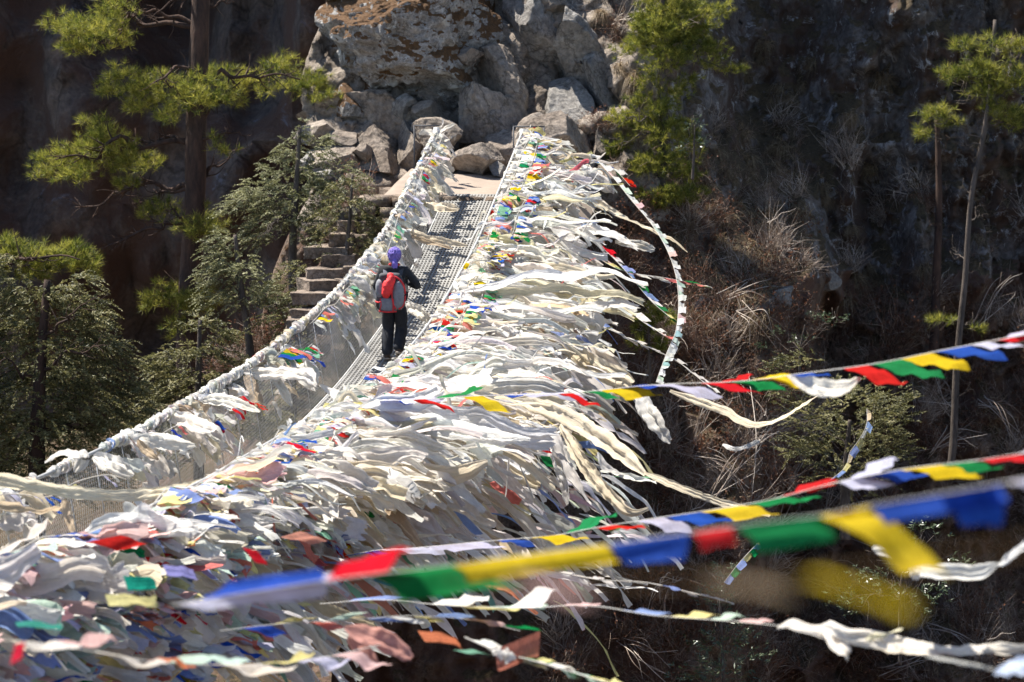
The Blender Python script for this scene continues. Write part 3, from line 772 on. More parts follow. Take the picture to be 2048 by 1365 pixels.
# closed-side handrail: rags wrapped round the cable and blown inwards over the netting
cand = []
for k in range(820):
    s = r.choice([r.uniform(20, 31), r.uniform(31, 38), r.uniform(38, 48.8)], p=[.30, .25, .45])
    near = sstep(41, 33.5, s)
    if near > .2 and vnoise(np.array([[s * .9, 3.1, 0]]), 4)[0] < -.5 + .62 * near: continue
    L = min(float(r.lognormal(-1.3, .38)), .7)
    cand.append((s, L, r.uniform(.06, .16), pick(r, [(WHITE, 4), (IVORY, 4), (CREAM, 2.4), (GREYW, 3), (TAN, .7)])))
cand.sort(key=lambda q: -(q[1] * q[2] / q[0] ** 1.6))
mbs = MB()
for i, (s, L, wd, c) in enumerate(cand):
    rr = np.random.default_rng(21000 + i)
    up = rr.uniform(-.3, .03) if rr.random() < .7 else rr.uniform(-.6, 0)
    p0 = bridge(np.array([s]), np.array([WB - .02 + .16 * min(0, up)]), np.array([up]))[0]
    if i < 30:
        V, F = scarf_geo(p0, L, wd, rr, 22, 7, droop=(.4, 1.8))
        o = obj("rag", V, F, M_CLOTH, col=cvar(c, rr), smooth=True, loc=tuple(p0)); ln, b = sname(c, L)
        lab = describe("closed-side rag", s, up, L * 1.6, wd, c, None); tag(o, lab, "rag", "rags: " + lab)
    else:
        V, F = scarf_geo(p0, L, wd, rr, 10, 5, droop=(.5, 2.6)); mbs.add(V, F, cvar(c, rr, .08))
for k in range(600):                                                               # wraps round the cable
    rr = np.random.default_rng(23000 + k); s = rr.uniform(17, 48.8)
    if s < 27 and vnoise(np.array([[s * 1.3, 3.1, 0]]), 9)[0] < -.3: continue
    p0 = bridge(np.array([s]), np.array([WB]), np.array([0.]))[0]
    t = np.linspace(0, 1, 12); a = t * rr.uniform(4, 11) + rr.uniform(0, 6)
    rad = rr.uniform(.02, .045)
    Pp = p0 + UB * (t * rr.uniform(.06, .3))[:, None] + np.stack([np.cos(a) * rad, 0 * a, np.sin(a) * rad], 1)
    V, F = ribbon(Pp, np.full(12, rr.uniform(.04, .10)), UB + [0, 0, .2], 4, rr, .2, .5)
    mbs.add(V, F, cvar(pick(rr, [(WHITE, 4), (IVORY, 3), (GREYW, 3), (CREAM, 1), (F_BLUE, .15), (F_RED, .15)]), rr, .08))
so = mbs.build("massed_rags", M_CLOTH, smooth=True, loc=tuple(bridge(np.array([36.]), np.array([WB]), np.array([0.]))[0]))
tag(so, "tight wraps of small pale rags wound along the closed-side handrail", "rags", kind="stuff")

# ---------------------------------------------------------------- scarves one can point to, along paths in space
def hand_scarf(pts, wd, col, label, group=None, seed=1, name="scarf", nv=9, n=44, taper=(.5, .5), amp=.16, twist=1.0, B0=(0, .9, 1), pull=None):
    """pts: (px, py, d, [relative width])"""
    q = np.array([P(a[0], a[1], a[2]) for a in pts]); Pp = spline(q, n)
    wr = np.array([a[3] if len(a) > 3 else 1. for a in pts]); tt = np.linspace(0, 1, n)
    seg = np.r_[0, np.cumsum(np.linalg.norm(np.diff(q, axis=0), axis=1))]; W = wd * np.interp(tt, seg / seg[-1], wr)
    W = W * (1 - (1 - taper[0]) * (1 - sstep(0, .12, tt))) * (1 - (1 - taper[1]) * sstep(.9, 1, tt))
    rr = np.random.default_rng(seed)
    V, F = ribbon(Pp, W, np.array(B0, float), nv, rr, amp, twist)
    o = obj(name, V, F, M_CLOTH, col=cvar(col, rr, .02), smooth=True, loc=tuple(Pp[0]))
    tag(o, label, "scarf", group); return o
HS = hand_scarf
HS([(-30, 952, 22), (30, 965, 22.3), (110, 980, 23), (200, 990, 24), (300, 988, 25), (400, 970, 26.5), (450, 960, 27.5)], .11, CREAM, "very long cream scarf stretched across from handrail to handrail", seed=3, twist=1.2, taper=(1, .6), amp=.09)
HS([(440, 958, 27.4), (500, 957, 27.2), (560, 962, 27), (620, 985, 26.7), (650, 1015, 26.4), (662, 1040, 26.2)], .26, IVORY, "broad ivory sheet bunched where the crossing cream scarf ties on", seed=4)
HS([(-20, 1010, 21, .6), (40, 1018, 21.3), (90, 1022, 21.6), (120, 1015, 21.8)], .09, TAN, "twisted dirty rag tied low across the near netting", seed=5, name="scarf")
HS([(128, 1000, 22.6), (136, 1030, 22.6), (148, 1064, 22.5)], .07, TAN, "narrow tan rag hanging straight down the near netting", seed=6, B0=(1, 0, 0))
HS([(1100, 370, 47.6, .7), (1150, 380, 47.4), (1200, 410, 47.2), (1250, 437, 47), (1300, 460, 46.9), (1345, 480, 46.8, .8), (1375, 505, 46.8, .5)], .14, CREAM, "long cream scarf reaching the arc of white flags and drooping past it", seed=7, twist=.5)
HS([(1085, 435, 46.3, .6), (1130, 455, 46.2), (1190, 460, 46.1, 1.2), (1240, 475, 46, 1.3), (1275, 497, 46, 1)], .30, WHITE, "broad billowing white scarf over the brown bank near the far posts", seed=8)
HS([(1230, 485, 46.2, .8), (1275, 490, 46.3), (1310, 500, 46.4, .8)], .16, GREYW, "sheer grey scarf tail under the billowing white one", seed=9)
HS([(1020, 550, 43.4, .6), (1080, 580, 43), (1150, 625, 42.6), (1200, 640, 42.2), (1235, 650, 42)], .22, IVORY, "ivory scarf folded over another beside the hiker's shoulder height", seed=10)
HS([(1040, 640, 41, .6), (1090, 640, 40.8), (1140, 635, 40.6), (1185, 640, 40.4, 1.2), (1192, 665, 40.3), (1180, 690, 40.3, .5)], .27, GREYW, "sheer white scarf with its end curled straight down", seed=11)
HS([(1120, 665, 40.2, .5), (1150, 695, 39.8), (1190, 730, 39.4, 1.1), (1240, 755, 39, 1.3), (1262, 770, 38.8, .8)], .22, CREAM, "stiff cream scarf lifting off the mass like a plank", seed=12, twist=.3, taper=(.4, .9))
HS([(1118, 675, 40, .5), (1150, 712, 39.7), (1190, 745, 39.4), (1228, 772, 39.2, .7)], .13, CREAM, "thin cream scarf running under the plank-like one", seed=13, twist=.3)
HS([(1030, 800, 33.6, .5), (1080, 815, 33.2), (1140, 838, 32.8), (1190, 868, 32.3), (1235, 900, 31.9, .9), (1290, 948, 31.4, .55)], .20, CREAM, "long cream scarf sweeping down to a dangling knotted tip", seed=14, twist=.4)
HS([(1288, 946, 31.4, .8), (1340, 968, 31), (1400, 990, 30.6), (1450, 1008, 30), (1540, 1032, 29.5, .6)], .085, CREAM, "narrow cream scarf knotted on as the tail of the sweeping one", seed=15, twist=.5)
HS([(1120, 850, 32.4, .5), (1150, 900, 32), (1185, 950, 31.6), (1225, 995, 31.2, .8), (1262, 1026, 31, .5), (1297, 1018, 31, .4)], .19, CREAM, "cream scarf hanging steeply with a hooked pointed tip", seed=16, twist=.4)
HS([(1100, 850, 32.8, .5), (1120, 900, 32.5), (1150, 960, 32.2), (1180, 1005, 32, .8), (1208, 1032, 31.8, .5)], .15, GREYW, "sheer grey scarf hanging beside the hooked cream one", seed=17)
HS([(1090, 870, 33.2, .5), (1105, 920, 33), (1125, 960, 32.8), (1135, 1010, 32.7, .6)], .14, WHITE, "limp white scarf hanging inside the sheer grey one", seed=18)
HS([(1195, 905, 31.5, .4), (1212, 935, 31.4), (1245, 950, 31.3, .6)], .10, GREYW, "short sheer scarf end curling between two hanging scarves", seed=19)
HS([(1340, 782, 30.5, .7), (1390, 800, 30.3), (1450, 822, 30), (1480, 840, 29.8), (1515, 850, 29.6), (1560, 838, 29.4, .8), (1600, 815, 29.2), (1638, 790, 29, .8)], .095, CREAM, "cream scarf sagging in a long U under the upper bright string", seed=20, twist=.5)
HS([(1275, 780, 34, .8), (1290, 810, 33.8, 1.1), (1310, 845, 33.5, 1.2), (1340, 885, 33.3, .7)], .20, GREYW, "grey translucent rag hanging in folds off the arc of flags", seed=21, B0=(1, 0, .2))
HS([(1445, 890, 47), (1470, 898, 46.8), (1495, 893, 46.8), (1518, 882, 47)], .075, WHITE, "small white ribbon caught across the dry twigs", seed=22)
HS([(1745, 1098, 14.5, .7), (1780, 1108, 14.2), (1808, 1122, 14, .7)], .055, WHITE, "short white scarf leading into the upper knot", seed=24)
HS([(1805, 1124, 14, .5), (1840, 1137, 13.9), (1900, 1143, 13.7, 1.1), (1960, 1143, 13.5, 1), (2000, 1128, 13.4, .45)], .075, WHITE, "clean white scarf sagging between two knots", seed=25, twist=.4)
HS([(1998, 1130, 13.4, .6), (2020, 1112, 13.3), (2060, 1088, 13.2)], .055, WHITE, "white scarf rising from the right-hand knot", seed=26)
HS([(1812, 1126, 13.9, .4), (1826, 1140, 13.9), (1838, 1158, 13.9, 1.0)], .06, WHITE, "white scarf tail dropping from the upper knot", seed=27)
HS([(805, 380, 47.5, .6), (830, 372, 47.3), (858, 380, 47.2, 1.2), (880, 388, 47.1, 1.0)], .26, CREAM, "square cream cloth flapping over the deck near the far end", seed=28, twist=.3, taper=(.5, 1))
HS([(810, 402, 46.6, .5), (845, 408, 46.4), (890, 416, 46.2, 1.1), (917, 420, 46.1, .8)], .16, CREAM, "cream scarf blown across the deck with its end curled under", seed=29)
HS([(805, 458, 45, .5), (835, 470, 44.8), (880, 482, 44.6), (935, 492, 44.4, .5)], .13, CREAM, "long pale scarf crossing the deck beyond the hiker", seed=30)
HS([(815, 468, 44.8, .5), (850, 482, 44.6), (905, 498, 44.4, .5)], .09, TAN, "tan scarf twisted beside the long pale deck scarf", seed=31)
HS([(812, 612, 41.3, .6), (835, 622, 41), (862, 640, 40.6)], .2, IVORY, "ivory scarf tucked low beside the hiker's hip", seed=32)
HS([(485, 742, 34.8, .6), (520, 748, 34.4), (570, 745, 34), (620, 752, 33.6), (632, 772, 33.4, .6)], .17, IVORY, "ivory scarf flung over the netting at mid bridge", seed=33)
HS([(490, 752, 34.6, .6), (505, 775, 34.4), (512, 800, 34.2), (520, 812, 34.1, .6)], .15, TAN, "brownish scarf hanging down inside the netting at mid bridge", seed=34, B0=(1, 0, .2))
HS([(560, 690, 36.6, .5), (600, 720, 36.2), (625, 745, 36, 1), (635, 770, 35.8, .6)], .2, WHITE, "white scarf slumped over the netting below the hiker", seed=35)
HS([(330, 828, 30.6, .5), (365, 838, 30.2), (395, 850, 29.8, 1.1), (430, 862, 29.5, .6)], .18, IVORY, "ivory scarf bundled on the closed-side handrail above the hemlock", seed=36)
HS([(400, 800, 31.6, .5), (430, 798, 31.3), (470, 806, 31, 1), (520, 825, 30.7, .5)], .14, IVORY, "pale scarf with a flapping end on the sagging netting", seed=37)
HS([(250, 868, 28.6, .5), (285, 880, 28.3), (330, 884, 28, 1), (390, 892, 27.6, .5)], .15, IVORY, "pale scarf streaming along the netting toward the near end", seed=38)
HS([(275, 880, 28.3, .5), (290, 900, 28.2), (318, 918, 28, .6)], .10, TAN, "tan strip hanging beside the pale near-end scarf", seed=39)
HS([(90, 925, 25.6, .6), (130, 905, 25.5, 1.2), (165, 915, 25.2, 1), (150, 945, 25.2, .7)], .12, GREYW, "crumpled grey bundle of cloth on the near netting top", seed=40)
HS([(185, 915, 25.8, .5), (215, 925, 25.5, 1), (245, 935, 25.3, 1), (268, 950, 25.1, .5)], .16, GREYW, "creased grey cloth caught halfway down the near netting", seed=41)
HS([(872, 268, 50.6, .6), (890, 258, 50.4), (910, 248, 50.3, .4)], .12, IVORY, "small pale streamer flying from the left post top", seed=42)
HS([(876, 264, 50.6, .5), (885, 250, 50.6), (886, 238, 50.6, .4)], .06, WHITE, "tiny white wisp standing up from the left post top", seed=43)

HS([(1032, 290, 50.2, .6), (1042, 272, 50.1, 1.2), (1060, 270, 50, 1), (1078, 282, 49.9, .6)], .16, IVORY, "ivory cloth draped over the right anchor post's pipe frame", seed=44)
HS([(1046, 262, 50.1, .5), (1052, 268, 50, 1.2), (1062, 276, 49.9, .8)], .12, (.80, .66, .2), "small yellow cloth on top of the right anchor post", seed=45)
HS([(838, 268, 50.4, .7), (855, 264, 50.4, 1), (872, 270, 50.3, 1.1), (888, 280, 50.2, .7)], .14, GREYW, "grey rag draped over the left anchor post's pipe frame", seed=46)
HS([(1085, 300, 50, .5), (1120, 315, 50, 1.1), (1165, 335, 50, 1.2), (1205, 350, 50, .6)], .3, IVORY, "bundle of ivory cloth heaped on the pale rock by the right post", seed=47, amp=.3)
HS([(1100, 340, 49.4, .5), (1150, 345, 49.3, 1.1), (1200, 365, 49.2, 1), (1228, 385, 49.2, .6)], .3, WHITE, "white cloth heaped under the short bright string", seed=48, amp=.3)
HS([(1060, 330, 49.5, .5), (1110, 350, 49.2, 1.), (1160, 385, 49, 1.2), (1190, 415, 48.8, .6)], .28, GREYW, "crumpled greyish cloth below the heaped white one", seed=49, amp=.3)

# broad white cloths that cover the middle of the near mass
HS([(560, 905, 31.5, .6), (630, 890, 31), (700, 880, 30.6, 1.2), (780, 885, 30.2, 1.1), (850, 905, 30, .6)], .36, WHITE, "wide white sheet spread flat over the sagging handrail", seed=51)
HS([(600, 880, 32.2, .6), (700, 858, 31.6, .8), (800, 850, 31.1, 1), (900, 858, 30.7), (1000, 875, 30.3, .8), (1060, 880, 30, .4)], .22, WHITE, "long white scarf streaming above the wide sheet", seed=52)
HS([(690, 800, 34, .5), (760, 790, 33.5), (830, 790, 33, 1.1), (890, 778, 32.7, .6)], .3, IVORY, "pale scarf behind the start of the upper bright string", seed=53)
HS([(730, 830, 33, .5), (800, 830, 32.6), (870, 850, 32.1, 1.1), (950, 858, 31.8, 1), (1040, 872, 31.4, .4)], .25, GREYW, "greyish scarf rippling under the upper bright string", seed=54)
HS([(400, 985, 27.4, .5), (470, 968, 27.1), (540, 985, 26.8, 1.2), (600, 1010, 26.5, .8)], .34, WHITE, "bunched white cloth below the long cream crossing scarf", seed=55)
HS([(150, 1090, 22.4, .5), (220, 1060, 22.2), (300, 1045, 22, 1.2), (400, 1060, 21.8, .8)], .24, WHITE, "white cloth puffed over the near end of the open handrail", seed=56)
HS([(560, 920, 30.4, .5), (680, 925, 30), (800, 945, 29.6, 1.1), (900, 950, 29.3, 1), (975, 925, 29, .5)], .24, CREAM, "cream scarf looping up at its free end over grey threads", seed=57)
HS([(640, 770, 36.6, .4), (700, 800, 36, 1), (800, 812, 35.4, 1.1), (900, 815, 35, 1), (980, 830, 34.8, .5)], .2, WHITE, "white scarf half hidden by the first green flag", seed=58)
HS([(840, 905, 30, .4), (850, 1010, 29.8), (760, 1020, 29.5, .4)], .02, GREYW, "thin grey strand looping beneath the cream scarf", seed=59, n=20, nv=4)

# ---------------------------------------------------------------- strings of prayer flags
def flag_geo(a, b, tv, r, ni=7, nj=9, amp=.10, sag=.06):
    """cloth sewn along a-b, flying out by the vector tv"""
    i = np.linspace(0, 1, ni)[:, None]; j = np.linspace(0, 1, nj)[None]
    L = np.linalg.norm(tv); D = tv / L; E = a + (b - a) * i[..., None]
    S = b - a; Nn = unit(np.cross(D, S)) if np.linalg.norm(np.cross(D, unit(S))) > .08 else np.array([0, 1., 0])
    if Nn[1] < 0: Nn = -Nn
    k = r.uniform(.7, 1.5); ph = r.uniform(0, 6.28); q = r.normal(0, 1.1); curl = r.normal(0, .10)
    wv = amp * L * j ** .9 * (np.sin(6.28 * k * j + ph + q * i) + .4 * np.sin(6.28 * k * 2.1 * j + ph * 2 + 4 * i))
    nar = 1 - r.uniform(0, .35) * j ** 1.5
    mid = a + (b - a) * .5
    V = mid + (E - mid) * nar[..., None] + D * (L * j * (1 + r.normal(0, .05) * (i - .5)))[..., None] + Nn * wv[..., None]
    V = V + np.array([0, 0, -1.]) * (sag * L * j ** 2 + .35 * abs(curl) * L * j ** 2 * i)[..., None]
    V[:, -1] += D * (r.normal(0, .018, (ni, 1)) * L)
    V[:, :, 2] += .02 * L * (j * vnoise(V * (2.2 / L), 4))
    sd_ = r.uniform(0, 50); UVL[0] = np.stack([L * j + 0 * i + sd_, np.linalg.norm(b - a) * i + 0 * j, 0 * i + 0 * j + sd_], -1).reshape(-1, 3)
    return V.reshape(-1, 3), grid_faces(ni, nj)
CN = {BLUE: "blue", RED: "red", GREEN: "green", YELLOW: "yellow", LAV: "white", WHITE: "white", IVORY: "cream"}
def flag_string(name, pts, flags, label, cord=.0022, group=None, seed=0, cordcol=WHITE, n=80, amp=.10):
    """pts: (px, py, d) of the cord; flags: (colour, x of start, x of end along the cord in photo pixels, dx, dy of the flying end, depth change)"""
    q = np.array([P(*a) for a in pts]); C = spline(q, n)
    o = empty(name, tuple(C[n // 2]), label, "prayer flags", group)
    obj("cord", *tube(C, cord, 5), M_CLOTH, o, np.array(cordcol), True)
    pxs = 1024 + FPX * C[:, 0] / (C @ CF)
    if pxs[0] > pxs[-1]: C = C[::-1]; pxs = pxs[::-1]
    for k, (c, x0, x1, dx, dy, dd) in enumerate(flags):
        rr = np.random.default_rng(seed * 100 + k)
        a = np.array([np.interp(x0, pxs, C[:, m]) for m in range(3)]); b = np.array([np.interp(x1, pxs, C[:, m]) for m in range(3)])
        dm = ((a + b) / 2) @ CF; tv = (CR * dx - CU * dy) * dm / FPX + np.array([0, dd, 0])
        V, F = flag_geo(a, b, tv, rr, amp=amp)
        f = obj("flag", V, F, M_FLAG, o, cvar(c, rr, .02), True)
    return o
flag_string("prayer_flag_string", [(690, 806, 33.5), (740, 803, 31), (860, 798, 27.5), (960, 792, 25), (1130, 787, 22), (1310, 770, 19.5), (1480, 763, 17.8), (1600, 748, 16.8), (1750, 728, 15.8), (1880, 702, 15), (2060, 668, 14)],
    [(BLUE, 735, 770, 62, 3, .1), (LAV, 775, 835, 60, -2, .1), (RED, 822, 850, 62, 22, .15), (GREEN, 868, 905, 75, -20, .2), (YELLOW, 925, 965, 62, 30, .1), (BLUE, 975, 1010, 70, 2, .15), (LAV, 1010, 1060, 95, 2, .2),
     (LAV, 1060, 1120, 60, 5, .1), (RED, 1115, 1140, 62, 24, .1), (GREEN, 1160, 1190, 60, 12, .15), (YELLOW, 1200, 1270, 60, 18, .1), (BLUE, 1240, 1275, 70, -2, .2), (LAV, 1305, 1345, 100, 22, .15),
     (RED, 1385, 1440, 90, 10, .1), (RED, 1440, 1460, 55, -9, .2), (GREEN, 1440, 1500, 80, 10, .1), (YELLOW, 1525, 1560, 60, 14, .1), (YELLOW, 1500, 1540, 55, -6, .15), (BLUE, 1570, 1610, 60, 3, .1), (RED, 1685, 1735, 95, 38, .15), (GREEN, 1742, 1800, 105, 34, .15),
     (YELLOW, 1800, 1860, 95, 24, .1), (BLUE, 1870, 1930, 105, 18, .15), (LAV, 1935, 1970, 85, 8, .1), (RED, 1975, 2050, 60, -2, .1), (LAV, 2000, 2045, 50, -14, .1), (GREEN, 2040, 2058, 40, -5, .1)],
    "upper string of crisp bright flags crossing to the bridge over the brush", seed=1, amp=.07)
HS([(1575, 752, 16.9, .3), (1612, 768, 16.8, .9), (1650, 778, 16.6, 1.2), (1690, 775, 16.4, 1), (1722, 758, 16.2, .4)], .10, IVORY, "cream cloth bellying below the upper bright string", seed=60, twist=.2, amp=.1)
flag_string("prayer_flag_string", [(690, 1112, 27), (760, 1100, 25.5), (840, 1095, 24), (960, 1084, 22), (1100, 1072, 20), (1180, 1058, 18.5), (1290, 1040, 17), (1400, 1024, 15.8), (1540, 1000, 14.5), (1670, 966, 13.4), (1800, 940, 12.5), (1950, 922, 11.7), (2060, 905, 11)],
    [(BLUE, 690, 720, 60, -4, .1), (LAV, 760, 840, 60, 6, .1), (LAV, 850, 960, 55, 14, .1), (BLUE, 990, 1030, 45, 10, .1), (YELLOW, 1060, 1120, 60, 12, .1), (GREEN, 1130, 1180, 60, -32, .15), (GREEN, 1150, 1190, 65, -4, .1), (RED, 1185, 1230, 68, 8, .1),
     (LAV, 1275, 1335, 70, 26, .1), (BLUE, 1325, 1400, 75, 22, .1), (YELLOW, 1400, 1480, 85, 14, .1), (GREEN, 1490, 1560, 95, 4, .1), (RED, 1560, 1620, 60, -18, .15), (RED, 1580, 1640, 40, -6, .1), (LAV, 1675, 1740, 60, 24, .1), (LAV, 1700, 1760, 55, -22, .2),
     (BLUE, 1720, 1790, 95, 10, .1), (YELLOW, 1800, 1880, 100, 18, .1), (GREEN, 1880, 1940, 78, 18, .1), (RED, 1950, 2040, 90, 6, .1), (LAV, 2030, 2058, 40, -6, .1)],
    "middle string of bright flags between the crisp and the blurred strings", seed=2, amp=.08)
flag_string("prayer_flag_string", [(340, 1212, 8.64), (500, 1185, 8.10), (660, 1160, 7.65), (800, 1142, 7.29), (900, 1130, 7.11), (1060, 1108, 6.84), (1220, 1088, 6.57), (1400, 1062, 6.30), (1500, 1048, 6.21), (1650, 1030, 6.03), (1740, 1012, 5.94), (1900, 985, 5.76), (2070, 955, 5.58)],
    [(BLUE, 400, 645, 30, -30, .0), (LAV, 350, 640, 60, 16, .04), (LAV, 420, 620, 60, -14, .03), (RED, 652, 770, 62, -58, .03), (GREEN, 690, 905, 150, 32, .03), (YELLOW, 905, 1210, 34, 38, .03), (BLUE, 1215, 1375, 26, 46, .02), (RED, 1385, 1460, 18, 34, .02), (GREEN, 1475, 1640, 40, 48, .02),
     (YELLOW, 1620, 1700, 220, 84, .03), (YELLOW, 1660, 1745, 10, 10, .02), (BLUE, 1740, 2000, 25, 40, .02), (BLUE, 1880, 1990, 34, 68, .02), (LAV, 2015, 2060, 30, 8, .02)],
    "big blurred string of flags sweeping across close to the viewer", cord=.0012, seed=3, amp=.15)
flag_string("prayer_flag_string", [(900, 1152, 2.35), (1050, 1160, 2.3), (1250, 1165, 2.2), (1480, 1160, 2.12), (1650, 1150, 2.05), (1900, 1120, 1.9), (2200, 1060, 1.8)],
    [(F_PINK, 1010, 1080, 120, 34, 0), (TAN, 1380, 1450, 160, 14, 0), (YELLOW, 1600, 1640, 200, 55, 0)],
    "nearest string of flags dissolved to a brown and yellow haze by its closeness", cord=.0008, seed=4, amp=.03, cordcol=(.3, .2, .1))
flag_string("prayer_flag_string", [(640, 1208, 19.5), (760, 1200, 18.6), (900, 1212, 17.6), (1040, 1216, 16.6), (1180, 1212, 15.8), (1300, 1230, 15.2), (1400, 1238, 14.8), (1470, 1243, 14.5), (1560, 1252, 14.2)],
    [(F_BLUE, 690, 760, 70, -8, .1), (WHITE, 860, 930, 60, -14, .1), (F_YELL, 900, 990, 60, 8, .1), (F_MINT, 970, 1050, 60, 2, .1), (WHITE, 1020, 1080, 45, -34, .1), (F_PINK, 1120, 1170, 40, 0, .1), (F_BLUE, 1240, 1300, 50, 6, .1), (F_YELL, 1340, 1390, 55, -4, .1), (F_MINT, 1420, 1450, 45, -8, .1), (F_PINK, 1475, 1520, 40, -2, .1)],
    "faded string leading to the twisted cream scarf over the lower brush", seed=5, amp=.08)
HS([(1555, 1255, 14.2, .4), (1580, 1246, 14.1, .9), (1640, 1258, 14), (1700, 1275, 13.8, .8), (1750, 1278, 13.7, 1), (1800, 1288, 13.5, 1), (1860, 1298, 13.3, .7), (1950, 1300, 13, .6), (2060, 1294, 12.8, .6)], .10, IVORY, "thick twisted cream scarf serving as a rope above the lower bushes", seed=61, twist=2.5, amp=.22, n=70)
HS([(1640, 1262, 14, .6), (1665, 1280, 13.9, 1), (1690, 1305, 13.8, .7), (1695, 1322, 13.8, .4)], .09, IVORY, "cream tail hanging down from the twisted scarf", seed=62)
HS([(1730, 1278, 13.7, .4), (1760, 1272, 13.6, 1), (1805, 1258, 13.5, .4)], .06, (.80, .76, .55), "pale yellow scrap standing up on the twisted scarf", seed=63)
HS([(1990, 1345, 9, .5), (2020, 1335, 8.9, 1.2), (2060, 1330, 8.8, 1.4)], .05, (.55, .62, .78), "pale blue flag corner at the right end of the thin rope", seed=64)
HS([(1850, 1312, 10.5), (1920, 1325, 10), (2000, 1342, 9.2)], .012, GREYW, "thin twisted rope below the cream twisted scarf", seed=65, nv=4)
flag_string("prayer_flag_string", [(440, 1262, 16.5), (560, 1248, 16.6), (700, 1240, 16.8), (820, 1232, 17), (940, 1240, 17.4), (1040, 1262, 18)],
    [(BLUE, 470, 520, 60, 14, .1), (F_YELL, 540, 590, 55, -12, .1), (F_RED, 600, 640, 50, 14, .1), (F_MINT, 650, 690, 50, -14, .1), (F_BLUE, 700, 760, 60, 6, .1), (WHITE, 770, 800, 50, 16, .1), (F_YELL, 820, 850, 40, 14, .1), (F_BLUE, 860, 900, 50, 0, .1), (F_PINK, 930, 970, 50, 10, .1)],
    "faded string dipping just under the one that leads to the twisted scarf", seed=6, amp=.12)
flag_string("prayer_flag_string", [(-40, 1276, 11), (120, 1292, 11.6), (300, 1322, 12.2), (480, 1330, 13), (640, 1316, 13.8), (760, 1290, 14.6)],
    [(WHITE, 0, 80, 90, 20, .1), (F_PINK, 90, 150, 90, -10, .1), (WHITE, 180, 250, 100, 24, .1), (ORNG, 290, 320, 70, 8, .1), (F_MINT, 330, 400, 100, -16, .1), (IVORY, 420, 500, 100, 20, .1), (F_YELL, 520, 570, 70, -8, .1), (LAV, 590, 640, 60, 14, .1), (F_PINK, 660, 700, 90, 26, .1)],
    "lowest pale string sagging across the bottom corner beneath the bridge side", seed=7, amp=.14)
HS([(690, 1255, 15, .5), (730, 1268, 15, 1.1), (775, 1285, 15, 1.2), (825, 1315, 15, .6)], .13, (.72, .38, .32), "ragged salmon cloth torn into strips low beside the brush", seed=72, amp=.12, twist=.3)
HS([(695, 1275, 15.1, .5), (725, 1300, 15.1, 1.1), (755, 1335, 15.1, .7)], .09, (.68, .36, .30), "salmon strip hanging off the ragged salmon cloth", seed=73, amp=.12, twist=.3)
# the arc of small white flags that hangs from the head of the bridge down to the crisp string
def arc_string(pts, nfl, cols, label, seed, fl=(13, 3), w_=.55, cord=.004):
    q = np.array([P(*a) for a in pts]); C = spline(q, 200)
    o = empty("prayer_flag_string", tuple(C[100]), label, "prayer flags")
    obj("cord", *tube(C, cord, 5), M_CLOTH, o, np.array(GREYW), True)
    step = 200 / nfl
    for k in range(nfl):
        rr = np.random.default_rng(seed * 100 + k); i0 = int(k * step); i1 = min(199, int(k * step + step * w_ * 1.4) + 1)
        a, b = C[i0], C[i1]; dm = a @ CF; L = np.linalg.norm(b - a)
        tv = (CR * fl[0] * rr.uniform(.8, 1.25) - CU * (fl[1] + rr.normal(0, 4))) * dm / FPX + np.array([0, rr.normal(0, .05), 0])
        V, F = flag_geo(a, b, tv, rr, 5, 7)
        obj("flag", V, F, M_FLAG, o, cvar(pick(rr, cols), rr, .05), True)
    return o
arc_string([(1195, 322, 50), (1230, 360, 49), (1262, 400, 48), (1300, 445, 46.8), (1330, 492, 45.5), (1350, 545, 44), (1357, 600, 42.5), (1352, 660, 41), (1332, 710, 39.5), (1312, 765, 37)], 44,
           [((.76, .78, .77), 9), (F_MINT, 1.2), (F_PINK, 1.0), ((.4, .6, .62), .3)], "arc of small white flags curving from the bridge head to the crisp string", 11)
arc_string([(1165, 312, 51), (1190, 325, 50.6), (1215, 332, 50.2), (1235, 345, 50), (1260, 372, 49.6)], 12, [(BLUE, 2), (GREEN, 2), (RED, 2), (YELLOW, 2), (WHITE, 2), ((.1, .45, .4), 1)], "short bright string sagging on the pale rock by the small pine", 12, (16, 6), .9)
arc_string([(1140, 440, 46.5), (1180, 475, 45.6), (1225, 515, 45), (1262, 555, 44.4), (1300, 600, 44), (1340, 635, 43.5)], 20, [(GREEN, 1), (RED, 1), (F_YELL, 1), (F_BLUE, 1), (WHITE, 2.4)], "multicoloured string slanting over the brown bank inside the white arc", 13, (20, 10), .8)
arc_string([(1180, 560, 44), (1230, 600, 43.4), (1280, 640, 42.8), (1330, 672, 42)], 14, [(F_RED, 1), (F_YELL, 1), (F_BLUE, 1), (WHITE, 4)], "worn string slanting below the multicoloured one", 14, (20, 8), .8)
arc_string([(1120, 480, 45.6), (1170, 500, 45.2), (1240, 540, 44.8), (1330, 556, 44.4), (1385, 566, 44.6), (1410, 572, 45)], 18, [(GREEN, 1.3), (F_RED, 1), (F_YELL, 1), (F_PINK, 1), (WHITE, 2)], "string crossing the white arc and ending in a dark red flag", 15, (20, 5), .8)
arc_string([(1180, 640, 41), (1230, 665, 40.5), (1290, 692, 40), (1350, 720, 39.8), (1420, 775, 39)], 16, [(GREYW, 3), (WHITE, 3), (F_BLUE, 1), (F_PINK, 1)], "greyed string trailing off past the arc into the brush", 16, (20, 8), .8)
arc_string([(1655, 965, 44), (1690, 935, 43.8), (1700, 905, 43.8), (1718, 880, 43.7), (1733, 850, 43.7), (1734, 818, 44)], 10, [((.7, .72, .7), 2), (F_YELL, 1), (F_BLUE, 2), (TAN, 1)], "little ragged string hung upright before the dark evergreen bush", 17, (8, 2), .8)
